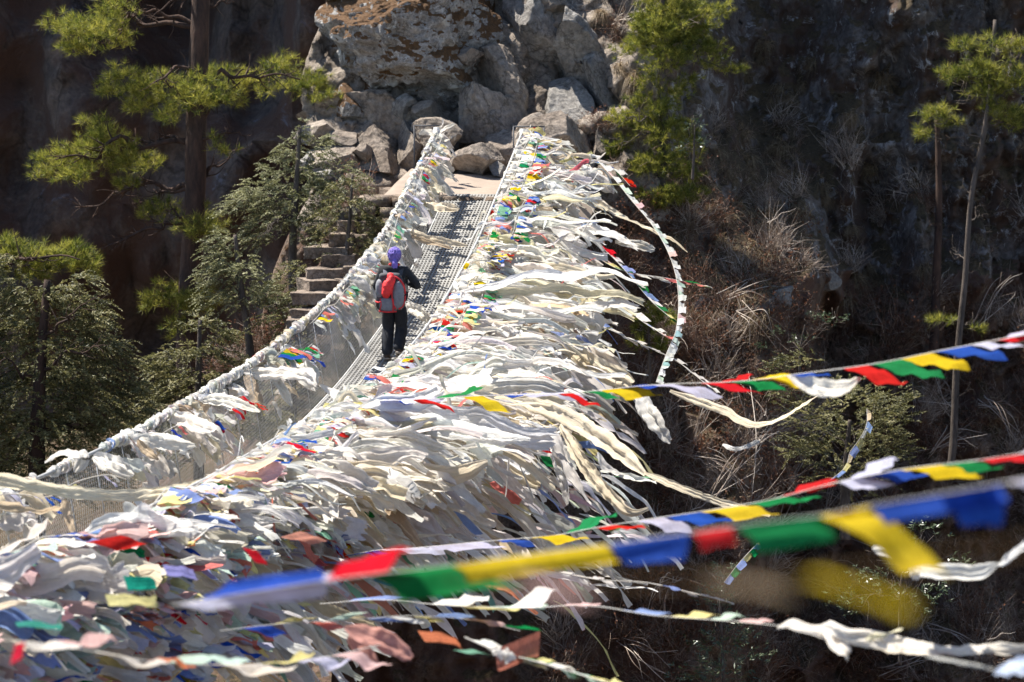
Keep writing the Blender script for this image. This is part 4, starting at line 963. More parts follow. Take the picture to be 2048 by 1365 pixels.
arc_string([(1120, 1145, 22), (1200, 1160, 21.5), (1290, 1165, 21), (1380, 1185, 20.6), (1460, 1205, 20)], 12, [(GREYW, 3), (F_BLUE, 1), (WHITE, 1)], "thin thread with tattered bits over the leafy shrub", 18, (14, 3), .5, .003)
arc_string([(1448, 1165, 39.3), (1475, 1130, 39), (1495, 1108, 39), (1522, 1080, 39.5)], 7, [(GREEN, 1), (F_YELL, 1), (F_BLUE, 1)], "small tattered string dangling above the leafy shrub", 19, (10, 6), .8)
arc_string([(930, 1275, 15.5), (1000, 1305, 15.2), (1060, 1320, 15), (1130, 1340, 14.8), (1220, 1368, 14.5)], 20, [(WHITE, 4), (F_MINT, 1), (F_BLUE, 1), (F_YELL, 1), (GREEN, .7)], "bushy white and green string along the lower edge", 20, (46, 12), 1.2)
HS([(985, 1298, 15, .5), (1000, 1305, 15, 1), (1020, 1312, 15, 1), (1032, 1318, 15, .5)], .07, WHITE, "fat white knot on the lower edge string", seed=66, twist=4, amp=.4)
def lone_flag(px, py, d, ex, ey, dx, dy, c, label, seed):
    a = P(px, py, d); b = P(px + ex, py + ey, d - .05); rr = np.random.default_rng(seed)
    tv = (CR * dx - CU * dy) * d / FPX
    V, F = flag_geo(a, b, tv, rr, 8, 9, .07)
    o = obj("prayer_flag", V, F, M_FLAG, None, cvar(c, rr, .02), True, loc=tuple(a)); tag(o, label, "prayer flag"); return o
lone_flag(990, 1300, 15.1, 90, -38, 2, 44, (.66, .24, .17), "salmon flag stretched beside the fat white knot", 1)
lone_flag(835, 1262, 16, 15, 22, 75, 4, ORNG, "orange flag fluttering over the gap left of the white knot", 2)
lone_flag(905, 1300, 15.6, 30, 8, 50, 0, F_GREEN, "pale green flag left of the fat white knot", 3)
lone_flag(1005, 1252, 16, 40, 6, 45, 0, GREEN, "dark green flag hanging above the salmon flag", 4)
lone_flag(1072, 878, 31.4, 20, 4, 12, 24, RED, "single bright red flag dangling under the first yellow flag", 5)
lone_flag(1080, 912, 31, 20, 2, 10, 20, GREEN, "single bright green flag under the dangling red one", 6)
lone_flag(485, 1095, 16, 25, 30, 30, 6, (.6, .02, .04), "deep red folded flag in the nearest colourful stretch", 7)
lone_flag(246, 1152, 15.5, 10, 30, 60, -2, (.02, .34, .25), "dark green cylinder-curled flag in the nearest stretch", 8)
lone_flag(210, 1190, 13.5, 8, 22, 100, -4, (.78, .72, .34), "pale yellow rounded flag in the nearest stretch", 9)
lone_flag(20, 1330, 9.5, 10, -40, 22, -10, (.7, .04, .07), "red flag in the bottom corner beside the netting", 10)
lone_flag(30, 1245, 13, 6, 10, 90, -4, (.06, .34, .27), "flat teal flag low in the nearest stretch", 11)
lone_flag(170, 1085, 17.5, 70, -14, 60, 12, RED, "saturated red flag draped over the near handrail top", 12)
lone_flag(325, 1130, 16, 10, 22, 60, 4, (.36, .36, .72), "violet flag folded under the near handrail", 13)
lone_flag(560, 1075, 19, 40, -12, 55, 10, (.78, .36, .28), "coral flag near the string crossing above the red one", 14)
lone_flag(0, 1130, 18, 40, -6, 40, 0, F_GREEN, "sea green flag at the near end of the open handrail", 15)

# strings of old flags lying along the netting: each is one string with its flags
PAL_N = [(F_PINK, 2.4), (F_RED, 2.2), (F_MINT, 2), (F_YELL, 2.4), (F_BLUE, 2.4), (LAV, 2.0), (WHITE, 4.5), (IVORY, 3.2), (RED, .5), (BLUE, .35), (GREEN, .3), (ORNG, .5), (YELLOW, .2)]
PAL_F = [(BLUE, 1), (GREEN, 1), (RED, 1.1), (YELLOW, .8), (F_BLUE, 1.3), (F_RED, 1.2), (F_GREEN, .9), (F_YELL, 1.3), (WHITE, 2), (LAV, 1)]
where = {0: "by the far anchor posts", 1: "beyond the hiker", 2: "beside the hiker", 3: "below the hiker", 4: "at the sagging middle"}
def rail_string(s0, s1, side, up0, up1, nfl, pal, label, seed, size=(.16, .3), droop=(.1, .6), group=None, cordn=50):
    nfl = min(95, int(nfl * (1.7 if side < 1 else 1.2)))
    s = np.linspace(s0, s1, cordn); rr = np.random.default_rng(seed)
    upv = np.linspace(up0, up1, cordn) + .05 * np.sin(s * 2.3 + seed) + .08 * vnoise(np.stack([s * 1.1, s * 0 + seed, s * 0], -1), 2)
    upv = upv + .10
    C = bridge(s, np.full(cordn, side - .07) + .04 * vnoise(np.stack([s, s * 0, s * 0 + seed], -1), 3), upv)
    o = empty("prayer_flag_string", tuple(C[cordn // 2]), label, "prayer flags", group)
    obj("cord", *tube(C, .005, 4), M_CLOTH, o, np.array(GREYW), True)
    for k in range(nfl):
        u = rr.uniform(0, .99) * (cordn - 2); i0 = int(u); a = C[i0]
        sz = rr.uniform(*size); T = unit(C[i0 + 1] - C[i0]); b = a + T * sz * rr.uniform(.5, 1.1)
        wd = np.array([1.0, -.1, .03]) + rr.normal(0, .2, 3); wd[2] -= rr.uniform(*droop)
        V, F = flag_geo(a + [.03, -.02, 0], b + [.03, -.02, 0], unit(wd) * sz * rr.uniform(.8, 1.25), rr, 5, 7, .09)
        obj("flag", V, F, M_FLAG, o, cvar(pick(rr, pal), rr, .05), True)
    return o
rail_string(44.2, 48.6, -.1, .02, .0, 34, PAL_F, "bright bits of flag string wound on the handrail by the far anchor posts", 31, (.10, .2))
rail_string(41.2, 44.6, -.12, .04, -.02, 30, PAL_F, "bright flag string wound on the open handrail beyond the hiker", 32, (.12, .24))
rail_string(40.2, 42.6, -.18, -.12, -.2, 30, PAL_F, "cluster of vivid flags on the open netting beside the hiker's shoulder", 33, (.14, .28))
rail_string(36.5, 40.0, -.16, .0, -.1, 26, PAL_F, "sparse coloured flags on the handrail beside the hiker's legs", 34, (.12, .22))
rail_string(31.5, 36.4, -.16, .04, -.1, 34, PAL_F, "coloured flags dotted over the white scarves below the hiker", 35, (.12, .24))
rail_string(26.5, 31.4, -.2, -.05, -.25, 34, PAL_F, "small flags strewn on the handrail at the sagging middle", 36, (.12, .24))
rail_string(30, 40, -.5, -.5, -.8, 40, PAL_F, "tangled coloured string buried in the scarf tails below the hiker", 37, (.12, .24), (.2, 1))
rail_string(25, 32, -.7, -.7, -1.2, 46, PAL_F, "tangled coloured string in the grey threads under the sagging middle", 38, (.12, .26), (.2, 1))
rail_string(21, 27, -.1, .02, .0, 50, PAL_N, "faded flags over the handrail before the nearest stretch", 39, (.16, .32))
rail_string(20, 27, -.4, -.5, -.6, 60, PAL_N, "faded flags half way down the netting before the nearest stretch", 40, (.16, .32), (.1, .7))
rail_string(19, 27, -.6, -1.1, -1.2, 60, PAL_N, "faded flags at deck height before the nearest stretch", 41, (.14, .3), (.2, .9))
for j, (u0, sd, n_, sz, lab) in enumerate([(.04, -.05, 46, (.2, .4), "topmost faded string on the nearest handrail stretch"), (-.22, -.12, 46, (.2, .4), "second faded string down the nearest netting"),
        (-.45, -.2, 42, (.2, .38), "third faded string down the nearest netting"), (-.72, -.3, 38, (.18, .36), "fourth faded string, at knee height on the nearest netting"),
        (-1.0, -.4, 42, (.16, .3), "fifth faded string, along the nearest deck edge"), (-1.35, -.5, 46, (.14, .26), "sixth faded string, hanging under the nearest deck edge")]):
    rail_string(13.2, 22.5, sd, u0, u0 - .1, n_ + 12, PAL_N, lab, 50 + j, sz, (-.05, .35))
rail_string(13.8, 19.5, -.9, -1.2, -1.35, 60, PAL_N, "loose faded string swinging outside the nearest deck edge", 60, (.24, .42), (.0, .4))
rail_string(14, 21, -.8, -1.5, -1.75, 50, PAL_N, "lowest faded string trailing under the nearest stretch", 61, (.2, .36), (.0, .5))
for j, (s0, s1, n_, lab) in enumerate([(45.5, 48.4, 30, "second bright string over the scarves just before the right anchor post"), (42.6, 45.4, 32, "second bright string over the scarves past the hiker's head"), (41.0, 42.4, 26, "red, yellow and blue flags bunched on the scarves at the hiker's elbow"),
        (37.5, 40.5, 28, "second bright string over the scarves by the hiker's boots"), (33.5, 37.2, 34, "second bright string over the scarves a few strides behind the hiker"), (29.5, 33.3, 34, "second bright string under the start of the upper crisp string"), (25, 29.4, 40, "second bright string over the broad sheets at the sag")]):
    rail_string(s0, s1, -.3 - .12 * (j % 2), -.02, -.08, n_, PAL_F, lab, 80 + j, (.12, .24), (.1, .5))
# closed side
rail_string(42, 48.4, WB - .1, -.05, -.1, 26, PAL_F, "tiny flags caught on the closed-side netting near the left post", 71, (.08, .15), (.3, 1))
rail_string(36.5, 42, WB - .1, .0, -.1, 22, PAL_F, "small flags on the closed-side handrail beside the stairs", 72, (.1, .18), (.3, 1))
rail_string(33.8, 36.4, WB - .15, .02, -.25, 20, PAL_F, "vivid red and yellow flags on the closed-side netting below the stairs", 73, (.14, .28), (.3, 1))
rail_string(28, 33, WB - .15, -.1, -.4, 16, PAL_F, "few coloured flags on the closed-side netting at mid bridge", 74, (.1, .2), (.5, 1.4))
rail_string(21, 27, WB - .12, .0, -.4, 12, PAL_F, "few coloured flags on the closed-side netting at its near end", 75, (.1, .2), (.5, 1.4))
# ---------------------------------------------------------------- vegetation
X_, Y_ = np.meshgrid(np.linspace(-22, -2.5, 90), np.linspace(30, 62, 90), indexing='ij')
Z_ = -8.3 - .38 * np.maximum(-5 - X_, 0) + .16 * (Y_ - 46) * 0 - .25 * np.maximum(41 - Y_, 0) ** 1.15 + .5 * fbm(np.stack([X_, Y_, X_ * 0], -1) * .5, 5, 77) + 1.2 * sstep(-5.5, -3.5, X_) * sstep(44, 49, Y_)
tag(obj("left_bank_terrain", np.stack([X_, Y_, Z_], -1), grid_faces(90, 90)[:, ::-1], M_SOIL, smooth=True), kind="structure")

def needles(C, D, K, L, w, r, spread=.9):
    """bursts of K needles from each point C around the direction D"""
    n = len(C); d = unit(D[:, None] * r.uniform(.25, 1.2, (n, K, 1)) + r.normal(0, spread, (n, K, 3)) * .75)
    l = L * r.uniform(.6, 1.15, (n, K, 1)); base = C[:, None] + d * .01
    sd = unit(np.cross(d, r.normal(size=(n, K, 3)))) * w / 2
    V = np.stack([base - sd, base + sd, base + d * l], 2).reshape(-1, 3)
    return V, np.arange(n * K * 3).reshape(-1, 3)
def sprays(C, D, r, size=.3, K=22, lw=(.05, .02), flat=.35, droop=.35):
    """flattened twigs of small leaflets on both sides of a drooping axis"""
    n = len(C); D = unit(D); s = size * r.uniform(.6, 1.2, (n, 1, 1))
    t = np.linspace(.08, 1, K)[None, :, None]
    side = unit(np.cross(D, [0, 0, 1]) + r.normal(0, flat, (n, 3)))[:, None]
    ax = C[:, None] + D[:, None] * s * t + np.array([0, 0, -1.]) * (droop * s * t ** 2)
    sg = np.where(np.arange(K) % 2, 1., -1.)[None, :, None]
    ld = unit(D[:, None] * .8 + side * sg + r.normal(0, .3, (n, K, 3)) + [0, 0, -.15])
    l = lw[0] * (1.25 - .8 * t) * r.uniform(.7, 1.4, (n, K, 1)) * 1.3; up = unit(np.cross(ld, side) + r.normal(0, .5, (n, K, 3)))
    wv = unit(np.cross(ld, up)) * lw[1] * r.uniform(.7, 1.3, (n, K, 1))
    V = np.stack([ax, ax + ld * l * .5 + wv, ax + ld * l, ax + ld * l * .5 - wv], 2).reshape(-1, 3)
    return V, np.arange(n * K * 4).reshape(-1, 4)
def blob_pts(blobs, d, per, r, thick=.8, shell=.45, pine=False):
    """points through ellipsoids given in photo pixels (px, py, rx, ry[, depth offset]) at distance d"""
    out = []; cen = []
    for b in blobs:
        px, py, rx, ry = b[:4]; dd = d + (b[4] if len(b) > 4 else 0)
        c = P(px, py, dd); R3 = np.array([rx * dd / FPX, 0, ry * dd / FPX]); R3[1] = max(R3[0], R3[2]) * thick
        n = max(6, int(per * (2.2 if pine else 1.6) * rx * ry / 1000))
        q = unit(r.normal(size=(n, 3))) * (r.uniform(0, 1, (n, 1)) ** shell)
        q = q * (1 + .3 * vnoise(q * 2.5 + px, 5)[:, None])
        keep = vnoise(q * (3.0 if pine else 2.2) + py * .37, 8) > (-.12 if pine else -.45)
        if pine: q = q * (1 + .55 * np.clip(vnoise(q * 4.1 - px, 12), -.3, 1))[:, None]
        q = q[keep]
        out.append(c + q * R3); cen.append(np.tile(c, (len(q), 1)))
    return np.concatenate(out), np.concatenate(cen)
def limbs_mesh(trunk, limbs, r, d, r0=.05, twiggy=9, twigmat=None):
    """branches: from a pixel on the trunk to the pixel of a pad; crooked, tapering, with side twigs"""
    mb = MB(); mb.add(*tube(trunk, .012, 4))                             # the pith that ties the boughs together
    for (x0, y0, x1, y1, *rest) in limbs:
        dz = rest[0] if rest else r.uniform(-.8, .8); k = 9; t = np.linspace(0, 1, k)
        a = P(x0, y0, d); b = P(x1, y1, d + dz); L = np.linalg.norm(b - a)
        Pp = a + (b - a) * t[:, None] + r.normal(0, .045 * L, (k, 3)) * (np.sin(t * math.pi) ** .5)[:, None] + np.array([0, 0, .05 * L]) * np.sin(t * math.pi)[:, None]
        Pp = spline(Pp, 22); rr_ = r0 * (L / 2) ** .5 * np.linspace(1, .22, 22)
        mb.add(*tube(Pp, rr_, 6))
        for _ in range(int(twiggy * L) + 2):
            i = r.integers(5, 21); u = unit(unit(b - a) * .7 + r.normal(0, .6, 3)); l = r.uniform(.15, .5) * min(1, L)
            q = spline(np.array([Pp[i], Pp[i] + u * l * .5 + r.normal(0, .04, 3), Pp[i] + u * l + [0, 0, r.uniform(-.05, .12)]]), 6)
            mb.add(*tube(q, np.linspace(rr_[i] * .5, .004, 6), 4))
    return mb
def tree(name, label, cat, d, trunk, tr, blobs, limbs, kind, per, seed, bark_m=None, r0=.05, group=None, base=None, **kw):
    r = np.random.default_rng(seed)
    T = spline(np.array([P(x, y, d + (0 if len(q) < 1 else q[0])) for (x, y, *q) in trunk]), 40)
    o = empty(name, tuple(T[0]), label, cat, group)
    wob = 1 + .08 * vnoise(np.stack([np.linspace(0, 12, 40)] * 3, -1), seed)
    V, F = tube(T, np.linspace(tr[0], tr[1], 40) * wob, 10); obj("trunk", V, F, bark_m or M_BARK, o, smooth=True)
    if limbs: limbs_mesh(T, limbs, r, d, r0).build("branches", bark_m or M_BARK, o, True)
    if blobs:
        C, cen = blob_pts(blobs, d, per, r, kw.get('thick', .8), pine=kind == 'pine')
        base_c = np.array([T[:, 0].mean(), T[:, 1].mean(), 0])
        out = C - cen; hor = C - base_c; hor[:, 2] = 0
        if kind == 'pine':
            D = unit(unit(out) * .5 + unit(hor) * .3 + [0, 0, .7] + r.normal(0, .2, C.shape))
            V, F = needles(C, D, 24, kw.get('nl', .17), kw.get('nw', .009), r, .7); m = M_PINE
        else:
            D = unit(unit(hor) * .9 + unit(out) * .3 + r.normal(0, .3, C.shape) + [0, 0, kw.get('up', .05)])
            V, F = sprays(C, D, r, kw.get('size', .32), kw.get('K', 28), [x * y for x, y in zip(kw.get('lw', (.05, .018)), (.85, .5))], droop=kw.get('droop', .4)); m = kw.get('mat', M_HEM)
        obj("crown", V, F, m, o)
    return o
pads1 = [(395, 185, 60, 34, -.5), (340, 235, 36, 16, -.4), (400, 455, 55, 22, -.5), (385, 610, 40, 30, -.5), (440, 195, 50, 24, -.3), (165, 55, 60, 20, -.4), (150, 345, 60, 22, -.4),
         (180, 70, 75, 32), (120, 50, 36, 22), (225, 22, 40, 34), (150, 95, 40, 18), (235, 80, 25, 24, .5),
         (235, 150, 42, 26), (290, 180, 55, 36), (365, 195, 55, 38), (215, 182, 26, 20), (325, 165, 45, 24, .8), (280, 215, 40, 18),
         (470, 160, 55, 30, 1), (560, 130, 42, 20, .6), (620, 170, 62, 34, .4), (540, 175, 50, 25, 1.), (655, 200, 38, 18), (420, 150, 30, 20, 1),
         (190, 300, 60, 40), (130, 325, 50, 34), (88, 325, 32, 24), (245, 310, 45, 44), (205, 262, 30, 32), (70, 352, 22, 12), (170, 240, 12, 14), (290, 325, 40, 20, .5), (250, 365, 34, 14),
         (455, 300, 32, 13, -.5), (430, 275, 16, 10, -.5), (325, 412, 40, 20), (300, 428, 28, 14), (410, 410, 12, 10), (400, 450, 60, 22, .8), (345, 590, 50, 34), (300, 605, 24, 18), (395, 600, 48, 32), (360, 655, 44, 26)]
tree("pine_tree", "tall pine with open layered boughs rising left of the bridge", "tree", 54, [(372, 1010), (374, 800), (378, 600), (390, 400), (392, 250), (398, 100), (404, -80), (408, -200)], (.25, .16), pads1,
     [(396, 50, 230, 15), (398, 55, 150, 60), (394, 130, 300, 170, -1), (393, 245, 330, 160), (394, 250, 480, 165), (400, 160, 600, 160), (392, 275, 220, 300), (392, 280, 110, 320), (392, 285, 500, 270), (390, 380, 260, 410), (390, 375, 150, 415), (388, 370, 470, 300), (380, 440, 200, 500), (380, 445, 330, 420), (376, 560, 340, 600), (376, 600, 420, 600), (404, -20, 300, 40), (402, 20, 470, 5)],
     'pine', 34, 1, r0=.055)
tree("pine_tree", "yellow green pine bough end leaning in at the frame's left edge above the hemlock", "tree", 47, [(-150, 1150), (-130, 800), (-100, 560), (-90, 400)], (.2, .06),
     [(35, 512, 55, 30), (105, 515, 55, 26), (165, 528, 36, 26), (10, 485, 24, 18), (-30, 530, 50, 35), (70, 545, 55, 16), (150, 500, 30, 16)], [(-100, 540, 60, 530), (-100, 540, 160, 520), (-100, 540, 20, 490)], 'pine', 44, 2)
pads4 = [(1300, 165, 34, 18), (1345, 190, 36, 24), (1280, 200, 30, 16), (1325, 215, 34, 20, -.3), (1375, 160, 26, 12), (1325, 60, 60, 40, -.3), (1330, 120, 55, 24, -.3), (1325, 270, 50, 36, -.3), (1315, 330, 50, 26, -.3), (1330, 390, 60, 24, -.3), (1290, 60, 40, 30), (1380, 70, 50, 30), (1370, 15, 60, 26),
         (1335, 35, 55, 34), (1395, 45, 48, 26), (1295, 25, 36, 28), (1280, 88, 46, 20), (1345, 105, 58, 24), (1420, 100, 36, 22), (1470, 140, 32, 11), (1420, 130, 30, 12), (1245, 105, 30, 12), (1440, 20, 24, 20), (1370, 75, 40, 20), (1310, 60, 40, 20), (1330, -20, 50, 30),
         (1250, 235, 42, 22), (1300, 245, 40, 30), (1235, 292, 34, 20), (1345, 250, 36, 26), (1215, 305, 22, 10), (1345, 320, 42, 24), (1280, 335, 52, 20), (1255, 392, 44, 18), (1325, 402, 54, 20), (1375, 390, 34, 22), (1385, 280, 20, 30), (1290, 300, 40, 20, 1), (1370, 345, 36, 16)]
tree("pine_tree", "small bright pine growing right of the rock outcrop above the scarves", "tree", 52.5, [(1300, 560), (1318, 440), (1325, 320), (1328, 200), (1322, 80), (1330, -80)], (.10, .05), pads4,
     [(1326, 60, 1400, 45), (1326, 150, 1305, 245), (1326, 90, 1260, 90), (1327, 130, 1470, 140), (1327, 150, 1350, 105), (1326, 30, 1290, 25), (1325, 260, 1240, 290), (1325, 250, 1250, 235), (1325, 300, 1350, 320), (1322, 350, 1260, 390), (1322, 380, 1375, 390), (1324, 240, 1380, 280)], 'pine', 52, 3, M_BARKG, .03, nl=.13)
tree("pine_tree", "young pine with a slender bare trunk before the dark cliff at the far right", "tree", 54, [(1898, 960), (1907, 880), (1914, 720), (1930, 560), (1942, 400), (1968, 265), (1985, 130), (1990, 40)], (.075, .035),
     [(1925, 92, 30, 16), (1990, 88, 40, 20), (2045, 95, 34, 24), (1965, 140, 60, 24), (1905, 150, 30, 18), (2030, 165, 44, 30), (1965, 185, 40, 14), (1872, 232, 38, 20), (1848, 268, 22, 14), (1905, 245, 26, 16), (2025, 235, 36, 26), (1985, 215, 30, 14), (1885, 640, 30, 9), (1955, 660, 14, 8), (1990, 170, 40, 18)],
     [(1975, 200, 1925, 95), (1978, 180, 2040, 100), (1972, 230, 1905, 150), (1965, 280, 1870, 235), (1962, 290, 1850, 270), (1972, 230, 2030, 170), (1968, 260, 2025, 235), (1922, 640, 1885, 640), (1922, 650, 1955, 660), (1955, 300, 1930, 298), (1955, 330, 1935, 290), (1945, 400, 1925, 370), (1940, 450, 1965, 430), (1930, 520, 1905, 500), (1925, 560, 1950, 540), (1915, 740, 1890, 720), (1908, 800, 1935, 780), (1948, 360, 1980, 350)], 'pine', 48, 4, M_BARKG, .022)
tree("bare_tree", "dark branchless trunk standing just left of the slender pine", "tree", 56, [(1862, 760), (1868, 690), (1873, 560), (1878, 400), (1876, 300), (1874, 240)], (.11, .045), None, [(1885, 420, 1850, 380), (1880, 500, 1915, 470), (1877, 300, 1900, 275), (1878, 540, 1850, 530), (1872, 600, 1895, 580), (1877, 340, 1862, 320), (1868, 690, 1840, 670), (1882, 460, 1860, 450)], None, 0, 5, M_BARK, .02)
tree("pine_tree", "pine sapling glowing green behind the arc of small white flags", "tree", 45.8, [(1300, 800), (1298, 700), (1296, 640)], (.03, .015), [(1290, 650, 30, 22), (1330, 640, 22, 18), (1275, 685, 26, 16), (1320, 690, 20, 18), (1300, 620, 16, 12)], [], 'pine', 60, 6, M_BARKG, nl=.1)
# grey green juniper by the stairs, tops catching the light
tree("juniper_tree", "grey green juniper beside the stone stairs, lit along its outer edge", "tree", 49.5, [(588, 760), (588, 620), (585, 500), (592, 380), (600, 255)], (.12, .03),
     [(600, 262, 16, 20), (585, 300, 30, 28), (570, 345, 45, 34), (625, 350, 36, 40), (530, 385, 44, 28), (600, 400, 60, 40), (490, 405, 34, 22), (555, 430, 60, 34), (460, 422, 22, 14), (520, 470, 50, 28), (650, 395, 40, 36), (690, 350, 30, 26), (640, 300, 24, 30), (620, 460, 50, 30)],
     [(588, 400, 480, 405), (588, 430, 520, 470), (590, 350, 650, 330), (588, 460, 660, 420)], 'spray', 42, 7, M_BARKG, .03, mat=M_JUN, size=.26, up=.25, lw=(.05, .017))
tree("juniper_tree", "low pale juniper spreading left of the stairs under the pine", "tree", 48, [(500, 800), (500, 700), (480, 560), (470, 470)], (.09, .03),
     [(440, 510, 36, 30), (430, 555, 34, 30), (475, 540, 44, 40), (420, 600, 22, 16), (520, 590, 40, 26), (560, 610, 44, 22), (480, 600, 50, 24), (450, 480, 30, 20)], [(490, 600, 430, 560), (490, 620, 560, 610)], 'spray', 40, 8, M_BARKG, .025, mat=M_JUN, size=.26, up=.2)
tree("hemlock_tree", "dark thin hemlock whose sprays hang in front of the stone stairs", "tree", 48.3, [(700, 760), (694, 660), (690, 560), (700, 430), (705, 350)], (.07, .02),
     [(700, 400, 44, 26), (725, 440, 34, 26), (670, 440, 34, 22), (720, 490, 36, 26), (675, 520, 26, 14), (700, 370, 40, 18), (650, 480, 24, 12), (735, 520, 20, 20), (640, 560, 22, 12), (600, 540, 34, 18), (590, 580, 40, 16), (560, 560, 30, 16)], [(694, 560, 620, 540), (698, 480, 740, 440), (698, 470, 650, 440)], 'spray', 30, 9, M_BARKG, .02, size=.28)
hb9 = [(60, 600, 60, 26), (30, 570, 50, 22), (120, 590, 50, 18), (150, 560, 30, 14), (175, 610, 34, 20), (40, 650, 70, 34), (165, 650, 50, 24), (110, 690, 70, 34), (200, 690, 54, 24), (20, 720, 60, 40), (150, 740, 80, 34), (240, 720, 40, 14), (60, 790, 80, 42), (180, 800, 80, 36), (250, 775, 40, 18), (110, 850, 100, 44), (230, 850, 80, 30), (20, 860, 60, 60), (60, 920, 90, 40), (170, 900, 80, 34), (300, 830, 50, 22), (0, 520, 36, 30), (190, 630, 20, 8, -.5), (-40, 640, 60, 90), (-40, 820, 80, 100), (130, 630, 40, 20), (90, 745, 60, 30, .6), (140, 960, 120, 40), (20, 980, 90, 40), (230, 910, 80, 34, .6)]
tree("hemlock_tree", "broad drooping hemlock filling the slope left of the bridge's near end", "tree", 42, [(70, 1300), (72, 1000), (80, 750), (95, 560)], (.2, .05), hb9,
     [(78, 800, 200, 800), (80, 740, 210, 690), (84, 680, 180, 610), (80, 760, -20, 720), (78, 860, 240, 850)], 'spray', 34, 10, M_BARK, .04, size=.36, lw=(.055, .018), K=30)
tree("hemlock_tree", "hemlock with flat feathery layers just outside the mid bridge netting", "tree", 44, [(400, 1150), (398, 960), (396, 800), (400, 640)], (.13, .03),
     [(400, 650, 34, 18), (440, 670, 34, 22), (410, 705, 44, 20), (370, 700, 30, 12, -.4), (340, 715, 40, 14), (350, 760, 50, 26), (420, 760, 60, 26), (330, 800, 60, 30), (400, 810, 70, 30), (300, 850, 70, 30), (470, 780, 40, 20), (360, 860, 80, 40, .6), (450, 850, 70, 40, .6), (300, 910, 90, 40, .8), (520, 830, 60, 40, .8), (460, 720, 26, 16), (330, 740, 40, 20)],
     [(398, 760, 340, 715), (398, 720, 440, 670), (396, 820, 320, 800)], 'spray', 38, 11, M_BARKG, .025, size=.30, lw=(.055, .018))
tree("hemlock_tree", "shadowy hemlock low behind the netting under the hiker's side of the bridge", "tree", 47.5, [(590, 1100), (590, 900), (585, 700)], (.1, .03),
     [(560, 640, 40, 18), (600, 660, 40, 18), (640, 640, 30, 18), (590, 700, 50, 24), (640, 720, 40, 30), (700, 700, 40, 30), (560, 760, 60, 30), (650, 790, 60, 34), (590, 850, 80, 40), (700, 620, 26, 16)], [(588, 760, 540, 740)], 'spray', 28, 12, M_BARKG, .025)
tree("evergreen_bush", "dark evergreen bush beneath the crisp bright string on the brushy slope", "bush", 45.5, [(1690, 1080), (1690, 960), (1700, 840)], (.09, .03),
     [(1600, 722, 50, 22), (1555, 745, 30, 14), (1700, 795, 90, 36), (1640, 830, 80, 40), (1765, 835, 66, 40), (1690, 880, 100, 44), (1780, 900, 60, 40), (1620, 900, 60, 34), (1700, 950, 90, 40), (1800, 800, 30, 22), (1570, 790, 40, 20)],
     [(1694, 900, 1600, 830), (1694, 900, 1770, 830)], 'spray', 22, 13, M_BARKG, .02, size=.26, lw=(.05, .015), up=.35, droop=.15)
def leafy(label, d, blobs, per, seed, trunk, lw=(.075, .022)):
    return tree("leafy_shrub", label, "shrub", d, trunk, (.03, .01), blobs, [(trunk[1][0], trunk[1][1], b[0], b[1]) for b in blobs[:5]], 'spray', per, seed, M_BARKG, .014, mat=M_RHO, size=.12, K=7, lw=lw, up=.5, droop=.05, group="glossy leaved shrubs on the brushy slope")
leafy("glossy leaved shrub in the lower brush under the blurred string", 40, [(1450, 1140, 40, 18), (1430, 1200, 40, 30), (1440, 1180, 20, 40), (1470, 1260, 60, 34), (1420, 1290, 50, 30), (1500, 1310, 46, 34), (1400, 1340, 60, 30), (1450, 1345, 60, 26)], 15, 21, [(1450, 1420), (1445, 1300), (1440, 1200)])
leafy("pale leaved shrub clinging under the sunlit rock knob", 50.5, [(1600, 680, 30, 12), (1640, 640, 30, 14), (1560, 665, 24, 12), (1530, 690, 20, 12), (1680, 640, 20, 14)], 16, 22, [(1600, 760), (1600, 700), (1610, 650)])
leafy("dim glossy shrub beneath the sagging clean white scarf", 42, [(1780, 1080, 50, 20), (1850, 1060, 50, 20), (1760, 1160, 60, 30), (1840, 1190, 60, 30), (1700, 1200, 50, 24), (1900, 1130, 50, 24)], 12, 23, [(1800, 1330), (1800, 1200), (1810, 1100)])
leafy("small silvery leaved shrub beside the small pine's right edge", 51.5, [(1390, 250, 18, 20), (1400, 285, 16, 16), (1370, 300, 14, 12)], 24, 24, [(1385, 360), (1388, 300), (1390, 250)])

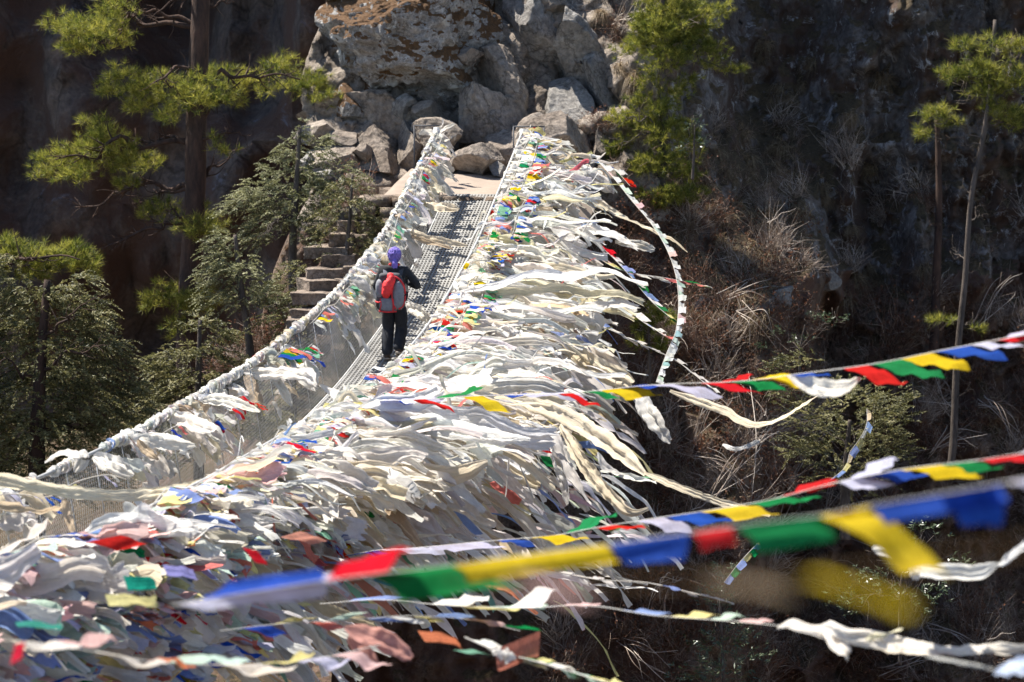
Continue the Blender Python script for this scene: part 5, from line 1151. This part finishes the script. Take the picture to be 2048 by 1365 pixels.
# dry shrubs: a few built, the rest copied
def twigs(r, n, h, spread, seg=5, w=.007, arch=.3):
    """n thin crooked twigs fanning out of one root, as flat three-sided strands"""
    mb = MB()
    a = r.uniform(0, 6.28, n); e = r.uniform(0, 1, n) ** .7 * spread
    D = np.stack([np.cos(a) * e, np.sin(a) * e, np.ones(n)], 1); D = unit(D); L = h * r.uniform(.35, 1.1, n)
    t = np.linspace(0, 1, seg)
    O = r.normal(0, .07 * h, (n, 3)) * [1, 1, .2]
    st = r.random(n) < .6                                           # side twigs spring from higher up
    O[st] += (D[st] * (L[st] * r.uniform(.2, .7, st.sum()))[:, None]); D2 = D.copy(); D2[st] = unit(D[st] + r.normal(0, .8, (st.sum(), 3))); L = np.where(st, L * .5, L)
    Pp = O[:, None] + D2[:, None] * (L[:, None] * t)[..., None]
    Pp = Pp + np.cumsum(r.normal(0, .035, (n, seg, 3)), 1) * L[:, None, None] + np.array([0, 0, -1.]) * (arch * L[:, None] * t ** 2 * r.uniform(-.3, 1, (n, 1)))[..., None]
    wd = w * (1.1 - .85 * t)[None, :, None] * r.uniform(.6, 1.5, (n, 1, 1))
    s1 = unit(np.cross(D2, r.normal(size=(n, 3))))[:, None]; s2 = unit(np.cross(D2, s1[:, 0]))[:, None]
    V = np.stack([Pp + s1 * wd, Pp - s1 * wd * .5 + s2 * wd * .86, Pp - s1 * wd * .5 - s2 * wd * .86], 2)
    base = (np.arange(n)[:, None, None] * seg + np.arange(seg - 1)[None, :, None]) * 3; k = np.arange(3)
    F = np.stack([base + k, base + (k + 1) % 3, base + 3 + (k + 1) % 3, base + 3 + k], -1).reshape(-1, 4)
    return V.reshape(-1, 3), F, Pp[:, -1]
shrub_m = []
for k in range(6):
    r = np.random.default_rng(300 + k)
    V, F, tips = twigs(r, 260, [.7, .9, .6, .8, 1.1, .7][k], [1.0, .7, 1.4, 1.1, .6, 1.6][k], w=.0045)
    lf = None
    if k % 2 == 0:
        C = tips[r.integers(0, len(tips), 260)] + r.normal(0, .05, (260, 3))
        lf = needles(C, r.normal(size=C.shape), 3, .035, .02, r)
    shrub_m.append((mkmesh("dry_shrub", V, F, M_TWIGP if k in (1, 3, 5) else M_TWIG), mkmesh("dead_leaves", lf[0], lf[1], M_DEAD) if lf else None))
r = np.random.default_rng(88)
spots = []
def near_ok(p, q, lim):
    return all((p[0] - a) ** 2 + (p[1] - b) ** 2 > lim ** 2 for a, b in q)
LM = [(1300, 480, "under the small pine"), (1450, 430, "low down under the small pine"), (1560, 560, "by the pale rock knob"), (1400, 620, "beside the arc of small white flags"), (1500, 700, "above the crisp bright string"), (1700, 650, "at the foot of the dark cliff"),
      (1850, 760, "behind the slender pine's foot"), (2000, 700, "by the cliff foot at the far right"), (1450, 900, "where the sweeping cream scarf ends"), (1600, 930, "left of the dark evergreen bush"), (1850, 900, "right of the dark evergreen bush"), (1350, 1080, "between the scarf tips and the blurred string"),
      (1650, 1080, "under the middle bright string"), (1950, 1080, "above the clean white scarf"), (1250, 1250, "under the faded string"), (1600, 1200, "below the blurred yellow flag"), (1900, 1220, "above the thick twisted scarf"), (1250, 1340, "at the lower edge beside the bushy string"), (1700, 1340, "below the thick twisted scarf"), (1950, 1345, "by the pale blue flag corner"),
      (490, 680, "on the bank left of the bridge"), (620, 560, "beside the lowest stair"), (700, 420, "on the earth between the stairs"), (1180, 300, "on the pale rock slope"), (1240, 60, "at the outcrop's right shoulder"), (1650, 250, "on the upper cliff face"), (1150, 480, "behind the far scarves"), (1200, 700, "behind the scarf tails"), (1150, 1100, "under the hanging scarf tips")]
def lm(px, py): return min(LM, key=lambda q: (q[0] - px) ** 2 + (q[1] - py) ** 2)[2]
tries = 0
while len(spots) < 215 and tries < 9000:
    tries += 1
    px = r.uniform(1090, 2080); py = r.uniform(380, 1400)
    if px > 1600 and py < 600 and r.random() < .85: continue
    if px < 1230 and py < 500: continue
    if near_ok((px, py), spots, 40): spots.append((px, py))
spots += [(480, 700), (510, 680), (455, 715), (540, 655), (600, 600), (620, 585), (700, 440), (740, 400), (665, 430), (1200, 250), (1240, 90), (1225, 60), (1420, 250), (1560, 250), (1480, 200), (1700, 330), (1850, 420)]
adj = ["wiry", "sprawling", "flat-topped", "thin", "bushy", "crooked"]
for i, (px, py) in enumerate(spots):
    if px < 700 and py > 560:
        p = P(px, py + 30, 49.0)
    elif px < 800: p = P(px, py + 10, 50.6)
    else: p = hit(px, py)
    k = int(r.integers(0, 6)); me_, lf = shrub_m[k]
    o = bpy.data.objects.new("dry_shrub", me_); o.location = p + np.array([0, .1, -.1]); s = r.uniform(.7, 1.35); o.scale = (s, s, s * r.uniform(.8, 1.1))
    o.rotation_euler = (R_(r.uniform(5, 45)), R_(r.uniform(-20, 25)), r.uniform(0, 6.28)); COL.objects.link(o)
    has = lf is not None and r.random() < .8
    tag(o, "%s %s %s shrub %s" % (["small", "waist-high", "big"][int((s - .7) / .22)] if s < 1.35 else "big", adj[k], "dry russet-leaved" if has else "bare brown", lm(px, py)), "shrub", "dry shrubs %s" % lm(px, py))
    if has:
        q = bpy.data.objects.new("dead_leaves", lf); q.parent = o; COL.objects.link(q)
# dry grass tussocks that hang off the cliff and slope
tus = []
for k in range(5):
    r = np.random.default_rng(400 + k); n = 300; seg = 6; t = np.linspace(0, 1, seg)
    a = r.uniform(0, 6.28, n); L = r.uniform(.2, .55, n); e = r.uniform(.2, 1.0, n)
    D = unit(np.stack([np.cos(a) * e, np.sin(a) * e - .55, np.full(n, .75)], 1))
    Pp = r.normal(0, .06, (n, 1, 3)) + D[:, None] * (L[:, None] * t)[..., None] + np.array([0, -.15, -1.]) * (L[:, None] * 1.25 * t ** 2 * r.uniform(.6, 1.2, (n, 1)))[..., None]
    sd = unit(np.cross(D, r.normal(size=(n, 3))))[:, None] * (.007 * (1.1 - t))[None, :, None]
    V = np.stack([Pp - sd, Pp + sd], 2).reshape(-1, 3); b = (np.arange(n)[:, None] * seg + np.arange(seg - 1)[None]) * 2
    F = np.stack([b, b + 1, b + 3, b + 2], -1).reshape(-1, 4); tus.append(mkmesh("grass_tussock", V, F, M_DRY))
r = np.random.default_rng(99)
tsp = [(1780, 150), (1765, 160), (1560, 180), (1600, 175), (1540, 205), (1575, 200), (1495, 325), (1470, 365), (1510, 395), (1555, 345), (1450, 440), (1420, 420), (1545, 430), (1585, 395), (1440, 485), (1480, 430), (1500, 350), (1640, 380), (1645, 400), (1730, 540), (1710, 560), (1750, 570), (1690, 600), (1700, 240), (1600, 300), (1520, 120), (1640, 60), (1820, 60), (1400, 330), (1430, 310), (1460, 520), (1540, 520), (1500, 500), (1580, 470), (1600, 480), (1390, 520), (1490, 600), (1520, 640), (1270, 160), (1240, 140), (1260, 190), (1285, 200), (1230, 60), (1200, 30), (1350, 480), (1380, 450), (1560, 300), (1480, 270), (1700, 460), (1650, 320), (1850, 540), (1960, 480), (1700, 120), (1740, 340), (1870, 150), (1800, 300), (1430, 560), (1410, 650), (1530, 90), (1450, 350), (1410, 380), (1600, 430), (1520, 460), (1665, 200), (1625, 130), (1480, 130)]
gl = ["long hanging", "bleached arching", "short bristly", "tousled straw coloured", "thick drooping"]
for px, py in tsp:
    if px > 1590 and py < 350 and r.random() < .55: continue
    p = hit(px, py); k = int(r.integers(0, 5))
    o = bpy.data.objects.new("grass_tussock", tus[k]); o.location = p + np.array([0, -.02, 0]); s = r.uniform(.55, 1.1); o.scale = (s, s, s)
    o.rotation_euler = (0, 0, R_(r.uniform(-50, 50))); COL.objects.link(o)
    tag(o, "%s %s tuft of dry grass %s" % (["tiny", "middling", "large", "huge"][int((s - .55) / .1376)] if s < 1.1 else "huge", gl[k], lm(px, py)), "dry grass", "dry grass tufts %s" % lm(px, py))
# fine litter of twigs and grass over the slope, too fine to count
r = np.random.default_rng(123); mb = MB(); mbg = MB()
for k in range(3600):
    px = r.uniform(1060, 2100); py = r.uniform(250, 1400)
    if px > 1600 and py < 620 and r.random() < .8: continue
    x = (px - 1024) / FPX * 51; p = hit(px, py)
    if r.random() < .62:
        V, F, _ = twigs(r, 14, r.uniform(.25, .6), 1.6, 4, .0038); mb.add(V + p, F)
    else:
        C = p + r.normal(0, .09, (9, 3)); V, F = needles(C, np.tile([0, -.5, .5], (9, 1)), 4, r.uniform(.1, .25), .010, r); mbg.add(V, F)
V, F, _ = mb.data(); tag(obj("undergrowth", V, F, M_TWIG, loc=(3, 48, -6)), "fine brown tangle of twigs covering the far slope", "undergrowth", kind="stuff")
V, F, _ = mbg.data(); tag(obj("dry_grass", V, F, M_DRY, loc=(3, 48, -6)), "short dead grass between the shrubs of the far slope", "grass", kind="stuff")
mb = MB(); r = np.random.default_rng(124)
for k in range(900):
    p = hit(r.uniform(1250, 1620), r.uniform(420, 1300)); C = p + r.normal(0, .12, (12, 3)); V, F = needles(C, r.normal(size=(12, 3)) + [0, -1, .5], 4, .05, .026, r); mb.add(V, F)
V, F, _ = mb.data(); tag(obj("dead_leaves", V, F, M_DEAD, loc=(3, 48, -6)), "rust brown dead leaves scattered over the slope", "leaves", kind="stuff")
# long arching bare canes over the lower slope
for i, (px, py, dx, dy, L) in enumerate([(1560, 980, 60, -90, 1), (1500, 900, 90, -60, 1), (1600, 1000, -80, -110, 1), (1700, 1010, -60, -60, 1), (1420, 1000, 120, -110, 1), (1850, 900, 80, -50, 1), (1560, 820, 130, 90, 1), (1400, 780, 160, 120, 1), (1480, 760, 60, 190, 1), (1640, 900, 90, 130, 1), (1230, 45, 50, -20, 1), (1250, 60, 60, -70, 1), (1480, 620, 90, 60, 1), (1450, 590, 130, -30, 1), (1950, 640, 60, -90, 1), (1760, 1350, 90, -60, 1), (1480, 960, -90, -60, 1), (1550, 1060, 80, -60, 1), (1640, 1040, 40, -120, 1), (1380, 900, 70, -110, 1), (1900, 830, -60, -80, 1), (1960, 800, 50, 60, 1), (1250, 1280, 90, 50, 1), (1350, 1150, -60, 80, 1), (1600, 1150, 110, 30, 1), (1850, 1250, 90, 60, 1), (1820, 1120, -70, -50, 1)]):
    r = np.random.default_rng(700 + i); p = hit(px, py, .3); mb = MB()
    for j in range(9):
        e = hit(px + dx * r.uniform(.6, 1.3) + r.normal(0, 18), py + dy * r.uniform(.6, 1.3) + r.normal(0, 18), r.uniform(.4, 1.1))
        mid = (p + e) / 2 + r.normal(0, .1, 3) + [0, -.2, .15]
        mb.add(*tube(spline(np.array([p + r.normal(0, .08, 3), mid, e]), 12), np.linspace(.009, .003, 12), 4))
    o = mb.build("bare_branch", M_TWIGP, loc=tuple(p), smooth=True)
    tag(o, "pale bare %s arching out of the brush %s" % (["canes", "branches", "twigs"][i % 3], lm(px + dx, py + dy)), "branch", "bare canes in the brush")
# ---------------------------------------------------------------- the hiker
def skin(pts, rad, edges, sub=2, root=0):
    """one continuous surface grown round a skeleton; returns vertices, quads"""
    bm = bmesh.new(); lay = bm.verts.layers.skin.verify()
    vs = [bm.verts.new(p) for p in pts]
    for v, r_ in zip(vs, rad):
        v[lay].radius = (r_, r_) if np.isscalar(r_) else r_
    vs[root][lay].use_root = True
    for a, b in edges: bm.edges.new((vs[a], vs[b]))
    me = bpy.data.meshes.new("skeleton"); bm.to_mesh(me); bm.free()
    o = bpy.data.objects.new("skeleton", me); COL.objects.link(o)
    m = o.modifiers.new("skin", 'SKIN'); m.use_smooth_shade = True
    s = o.modifiers.new("sub", 'SUBSURF'); s.levels = sub; s.render_levels = sub
    dg = bpy.context.evaluated_depsgraph_get(); ev = o.evaluated_get(dg); em = ev.to_mesh()
    V = np.array([v.co[:] for v in em.vertices]); F = np.array([list(p.vertices) if len(p.vertices) == 4 else list(p.vertices)[:3] + [p.vertices[2]] for p in em.polygons])
    ev.to_mesh_clear(); bpy.data.objects.remove(o); bpy.data.meshes.remove(me)
    return V, F
# where the line of sight to the feet meets the deck
sg = np.linspace(30, 48, 2000); pd = bridge(sg, np.full(2000, .78), np.full(2000, -HR)); dv = pd @ CF
pyv = 682.5 - FPX * (pd @ CU) / dv
S_P = float(sg[np.argmin(abs(pyv - 723))])
FOOT = bridge(np.array([S_P]), np.array([.76]), np.array([-HR]))[0]
pxv = 1024 + FPX * FOOT[0] / (FOOT @ CF); FOOT = FOOT + CR * ((789 - pxv) * (FOOT @ CF) / FPX)
AX = -NB; AY = UB
def tw(V): V = np.asarray(V, float); V = V * [.98, .955, .955]; return FOOT + V[:, :1] * AX + V[:, 1:2] * AY + V[:, 2:3] * np.array([0, 0, 1.])
def part(name, V, F, mat, parent, smooth=True): return obj(name, tw(V), F, mat, parent, smooth=smooth)
M_SKIN = simple("skin", (.32, .17, .11), .6, .08, 8)
M_BLK = simple("black_fleece", (.018, .018, .020), .95, .4, 30, 0, .2)
M_TRS = simple("dark_trousers", (.016, .018, .024), .9, .4, 18, 0, .2)
M_PURP = simple("violet_headscarf", (.15, .11, .38), .9, .5, 11, 0, .5)
M_BOOT = simple("brown_boots", (.05, .032, .022), .8, .4, 14)
M_SOLE = simple("boot_sole", (.35, .30, .25), .9, .2, 10)
M_PGREY = simple("pack_grey_fabric", (.20, .20, .215), .8, .2, 20, 0, .3)
M_PDARK = simple("pack_dark_fabric", (.045, .045, .05), .85, .3, 20, 0, .3)
M_PRED = simple("pack_red_fabric", (.60, .025, .03), .75, .2, 14, 0, .3)
M_RJ = simple("red_jacket_fabric", (.78, .03, .03), .7, .2, 9, 0, .6)
# body: pelvis, spine, neck, head; arms bent forwards; legs mid-stride
J = {}
pts = []; rad = []; edg = []
def jn(p, r_, par=None):
    pts.append(p); rad.append(r_); i = len(pts) - 1
    if par is not None: edg.append((par, i))
    return i
pel = jn((0, 0, .93), (.13, .10)); abd = jn((0, .01, 1.08), (.12, .09), pel); che = jn((-.005, .02, 1.27), (.14, .10), abd)
nkb = jn((-.005, .03, 1.41), (.065, .06), che); nk = jn((0, .05, 1.47), .05, nkb)
hd1 = jn((0, .06, 1.54), (.068, .08), nk); hd2 = jn((0, .065, 1.61), (.07, .085), hd1); hd3 = jn((0, .06, 1.67), (.045, .055), hd2)
def arm(sx, el, wr, hand_dir):
    sh = jn((sx * .17, .02, 1.37), .055, che); e = jn(el, .038, sh); w_ = jn(wr, .026, e)
    u = unit(np.array(hand_dir)); palm = jn(tuple(np.array(wr) + u * .045), (.034, .018), w_); pe = jn(tuple(np.array(wr) + u * .085), (.036, .016), palm)
    sd = unit(np.cross(u, [0, 0, 1.])); dn = unit(np.cross(sd, u))
    for k, (o_, l) in enumerate([(-.028, .055), (-.010, .065), (.010, .062), (.028, .048)]):
        b0 = np.array(wr) + u * .088 + dn * o_; a = jn(tuple(b0 + u * .012), .009, pe)
        c = jn(tuple(b0 + u * l * .55 - sd * sx * .012), .0085, a); jn(tuple(b0 + u * l * .8 - sd * sx * .034), .0075, c)
    t = jn(tuple(np.array(wr) + u * .04 + dn * -.032 - sd * sx * .012), .011, palm); jn(tuple(np.array(wr) + u * .075 + dn * -.045 - sd * sx * .03), .009, t)
arm(1, (.36, .02, 1.12), (.17, .24, 1.16), (-.55, .5, .3))
arm(-1, (-.27, .02, 1.09), (-.12, .25, 1.14), (.55, .5, .3))
LEGS = [(-1, (-.085, .01, .90), (-.10, .07, .49), (-.10, -.06, .10), (-.105, .10, .045)), (1, (.085, .0, .90), (.09, .10, .50), (.075, -.10, .17), (.085, .0, .075))]
for sx, hp, kn, an, to in LEGS:
    h = jn(hp, .085, pel); k = jn(kn, .058, h); cf = jn(tuple(np.array(kn) * .6 + np.array(an) * .4 + [0, -.02, 0]), .05, k); a = jn(an, .036, cf); jn(to, (.036, .028), a)
V, F = skin(pts, rad, edg)
# nose, ears and brow drawn out of the head, facing up the bridge
c = np.array([0, .065, 1.60])
for q, dirv, rr_, amt in ((np.array([0, .155, 1.595]), (0, 1, -.1), .025, .03), (np.array([.075, .06, 1.60]), (1, -.2, 0), .022, .018), (np.array([-.075, .06, 1.60]), (-1, -.2, 0), .022, .018)):
    dd = np.linalg.norm(V - q, axis=1); V = V + (np.exp(-(dd / rr_) ** 2) * amt)[:, None] * unit(np.array(dirv, float))
person = obj("person", tw(V), F, M_SKIN, loc=tuple(FOOT), smooth=True)
tag(person, "lone hiker seen from behind in black with a violet headscarf, walking up the bridge", "person")
for sx in (-1, 1):
    E = ICO3[0] * .011 + np.array([sx * .03, .138, 1.615]); part("eye", E, ICO3[1], simple("eye_white", (.7, .7, .7), .3, .05), person)
Mh = ICO3[0] * [.024, .006, .006] + np.array([0, .145, 1.555]); part("mouth", Mh, ICO3[1], simple("lips", (.35, .12, .10), .5, .1), person)
# trousers
r = np.random.default_rng(8)
tp = [(0, 0, .93), (0, 0, .99)]; trd = [(.155, .125), (.145, .115)]; te = [(0, 1)]
for sx, hp, kn, an, to in LEGS:
    i = len(tp); hp, kn, an = map(np.array, (hp, kn, an)); cf = kn * .5 + an * .5 + [0, -.02, 0]
    tp += [tuple(hp + [sx * .005, 0, -.03]), tuple(hp * .5 + kn * .5), tuple(kn), tuple(cf), tuple(an + [0, .0, -.01])]
    trd += [.118, .108, .094, .090, (.092, .085)]; te += [(0, i), (i, i + 1), (i + 1, i + 2), (i + 2, i + 3), (i + 3, i + 4)]
V, F = skin(tp, trd, te)
V = V + unit(V - [0, 0, .5]) * (.012 * fbm(V * [9, 9, 16], 3, 5))[:, None]
part("trousers", V, F, M_TRS, person)
# jacket with both sleeves
jp = [(0, 0, .86), (0, .005, 1.0), (0, .01, 1.14), (-.005, .02, 1.28), (-.005, .025, 1.385), (0, .035, 1.45)]
jr = [(.175, .145), (.165, .135), (.165, .125), (.175, .125), (.13, .10), (.075, .075)]
je = [(k, k + 1) for k in range(5)]
for sx, el, wr in ((1, (.36, .02, 1.12), (.17, .24, 1.16)), (-1, (-.27, .02, 1.09), (-.12, .25, 1.14))):
    i = len(jp); jp += [(sx * .18, .02, 1.365), tuple((np.array((sx * .19, .02, 1.36)) + el) / 2), el, tuple((np.array(el) + wr) / 2), wr]
    jr += [.082, .068, .058, .05, .042]; je += [(3, i), (i, i + 1), (i + 1, i + 2), (i + 2, i + 3), (i + 3, i + 4)]
V, F = skin(jp, jr, je)
V = V + unit(V - [0, .02, 1.2]) * (.010 * fbm(V * 12, 3, 9))[:, None]
part("jacket", V, F, M_BLK, person)
for sx, hp, kn, an, to in LEGS:
    an = np.array(an); to = np.array(to); ax = unit(to - an)
    V, F = skin([tuple(an + [0, -.005, .05]), tuple(an + [0, -.01, -.02]), tuple(an * .5 + to * .5), tuple(to + [0, .03, 0])], [.052, (.052, .055), (.048, .04), (.042, .03)], [(0, 1), (1, 2), (2, 3)])
    b = part("boot", V, F, M_BOOT, person)
    f = unit(to - an + [0, 0, .02]); m = (an + to) / 2 + [0, .01, -.048]; k = ICO3[0] * [.05, .155, .014]
    ry = math.atan2(f[2], f[1]); Rm = np.array([[1, 0, 0], [0, math.cos(ry), -math.sin(ry)], [0, math.sin(ry), math.cos(ry)]])
    part("sole", np.clip(k * 1.25, [-.045, -.15, -.012], [.045, .15, .012]) @ Rm.T + m, ICO3[1], M_SOLE, person)
# headscarf: hood over the crown, knotted at the nape with a hanging tail
V, F = ICO4[0].copy(), ICO4[1]
H = V * [.090, .112, .128] * (1 - .16 * np.clip(V[:, 2:3], 0, 1) ** 2 - .14 * np.clip(-V[:, 2:3], 0, 1)) + [0, .055, 1.60]
bk = np.clip(-V[:, 1], 0, 1) * np.clip(-V[:, 2] + .2, 0, 1.2)
H = H + bk[:, None] * np.array([0, .02, -.045])
H = H + unit(V) * (.009 * fbm(V * [5, 3, 1.3] + 3 + V[:, 2:3], 3, 3, .6, ridged=True) + .001)[:, None]
keep = ~((V[:, 1] > .62) & (V[:, 2] < .55) & (V[:, 2] > -.75))
Fk = F[keep[F].all(1)]
part("headscarf", H, Fk, M_PURP, person)
t = np.linspace(0, 1, 14)
q = np.array([0.01, -.055, 1.55]) + np.stack([.02 * np.sin(3 * t), -.035 * np.sin(2.2 * t), -.13 * t], 1)
V, F = ribbon(q, np.linspace(.05, .09, 14), (1, 0, 0), 6, np.random.default_rng(3), .12, .3); part("headscarf_tail", V, F, M_PURP, person)
V, F = tube(np.array([[math.cos(a) * .075, .035 + math.sin(a) * .07, 1.455 + .008 * math.sin(a)] for a in np.linspace(0, 6.283, 18)]), .014, 6, False); part("red_collar", V, F, M_PRED, person)
# backpack
BP = np.array([-.02, -.20, 1.06])
bp_o = empty("backpack", tuple(tw(BP[None])[0]), "grey and red day pack worn on the hiker's back", "backpack")
def rbox(c, s, k=1.45, pw=None, I=ICO4, top=0.):
    V = np.clip(I[0] * k, -1, 1); V = V * (1 - top * np.clip(V[:, 2:3], 0, 1) * [1, .6, 0]); return V * np.array(s) + c, I[1]
V, F = rbox(BP + [0, .0, .01], (.20, .115, .27), 1.3, top=.22); V = V + .006 * fbm(V * 14, 3, 2)[:, None]; part("pack_body", V, F, M_PDARK, bp_o)
V, F = rbox(BP + [.125, -.05, -.03], (.085, .105, .215), 1.15, I=ICO3); part("side_panel", V, F, M_PGREY, bp_o)
V, F = rbox(BP + [-.14, -.03, .05], (.07, .10, .15), 1.15, I=ICO3); part("side_panel", V, F, M_PGREY, bp_o)
V, F = rbox(BP + [-.02, -.08, -.175], (.125, .075, .105), 1.3, I=ICO3); part("lower_pocket", V, F, M_PGREY, bp_o)
V, F = rbox(BP + [-.01, .0, .235], (.15, .10, .055), 1.3, I=ICO3); part("top_lid", V, F, M_PDARK, bp_o)
def piping(pl, r_=.011, name="red_piping"): V, F = tube(spline(np.array(pl, float) + BP, 24), r_, 6); part(name, V, F, M_PRED, bp_o)
piping([(.0, -.115, .25), (.10, -.12, .24), (.19, -.10, .15), (.222, -.06, 0), (.20, -.08, -.17), (.14, -.12, -.235)], .015)
piping([(.06, -.155, .14), (.045, -.16, 0), (.06, -.16, -.14), (.10, -.15, -.235)], .011)
piping([(-.15, -.13, -.27), (-.02, -.17, -.275), (.11, -.13, -.27)], .013)
piping([(.06, -.15, -.08), (.065, -.165, -.17), (.06, -.15, -.265)], .013)
piping([(-.13, -.12, -.08), (-.115, -.15, -.17), (-.14, -.13, -.26)], .010)
piping([(-.21, -.06, -.13), (-.16, -.13, -.14), (-.09, -.14, -.12)], .012)
for sx in (-1, 1):
    q = spline(np.array([(sx * .10, -.12, 1.30), (sx * .125, -.04, 1.42), (sx * .13, .06, 1.425), (sx * .14, .15, 1.32), (sx * .16, .12, 1.1), (sx * .17, -.02, .95), (sx * .15, -.15, .90)]), 30)
    V, F = ribbon(q, np.full(30, .06), (1, 0, 0), 4, np.random.default_rng(5), .02, .05); part("shoulder_strap", V, F, M_PGREY if sx < 0 else M_PDARK, bp_o)
# the red jacket rolled and strapped on the pack
rj = np.array([-.055, -.345, 1.13])
t = np.linspace(0, 1, 26)
V, F = tube(spline(np.array([(-.03, -.30, 1.33), (.01, -.34, 1.27), (-.03, -.35, 1.18), (-.05, -.35, 1.08), (-.07, -.33, 1.0)]), 40), np.interp(np.linspace(0, 1, 40), [0, .1, .5, .85, 1], [.025, .05, .068, .06, .02]), 20)
V = V + unit(V - [-.04, -.34, 1.15]) * (.014 * fbm(V * [16, 16, 9], 4, 6, .6, ridged=True))[:, None]
o = obj("red_jacket", tw(V), F, M_RJ, loc=tuple(tw(rj[None])[0]), smooth=True); tag(o, "bright red jacket rolled up and strapped onto the hiker's pack", "jacket")
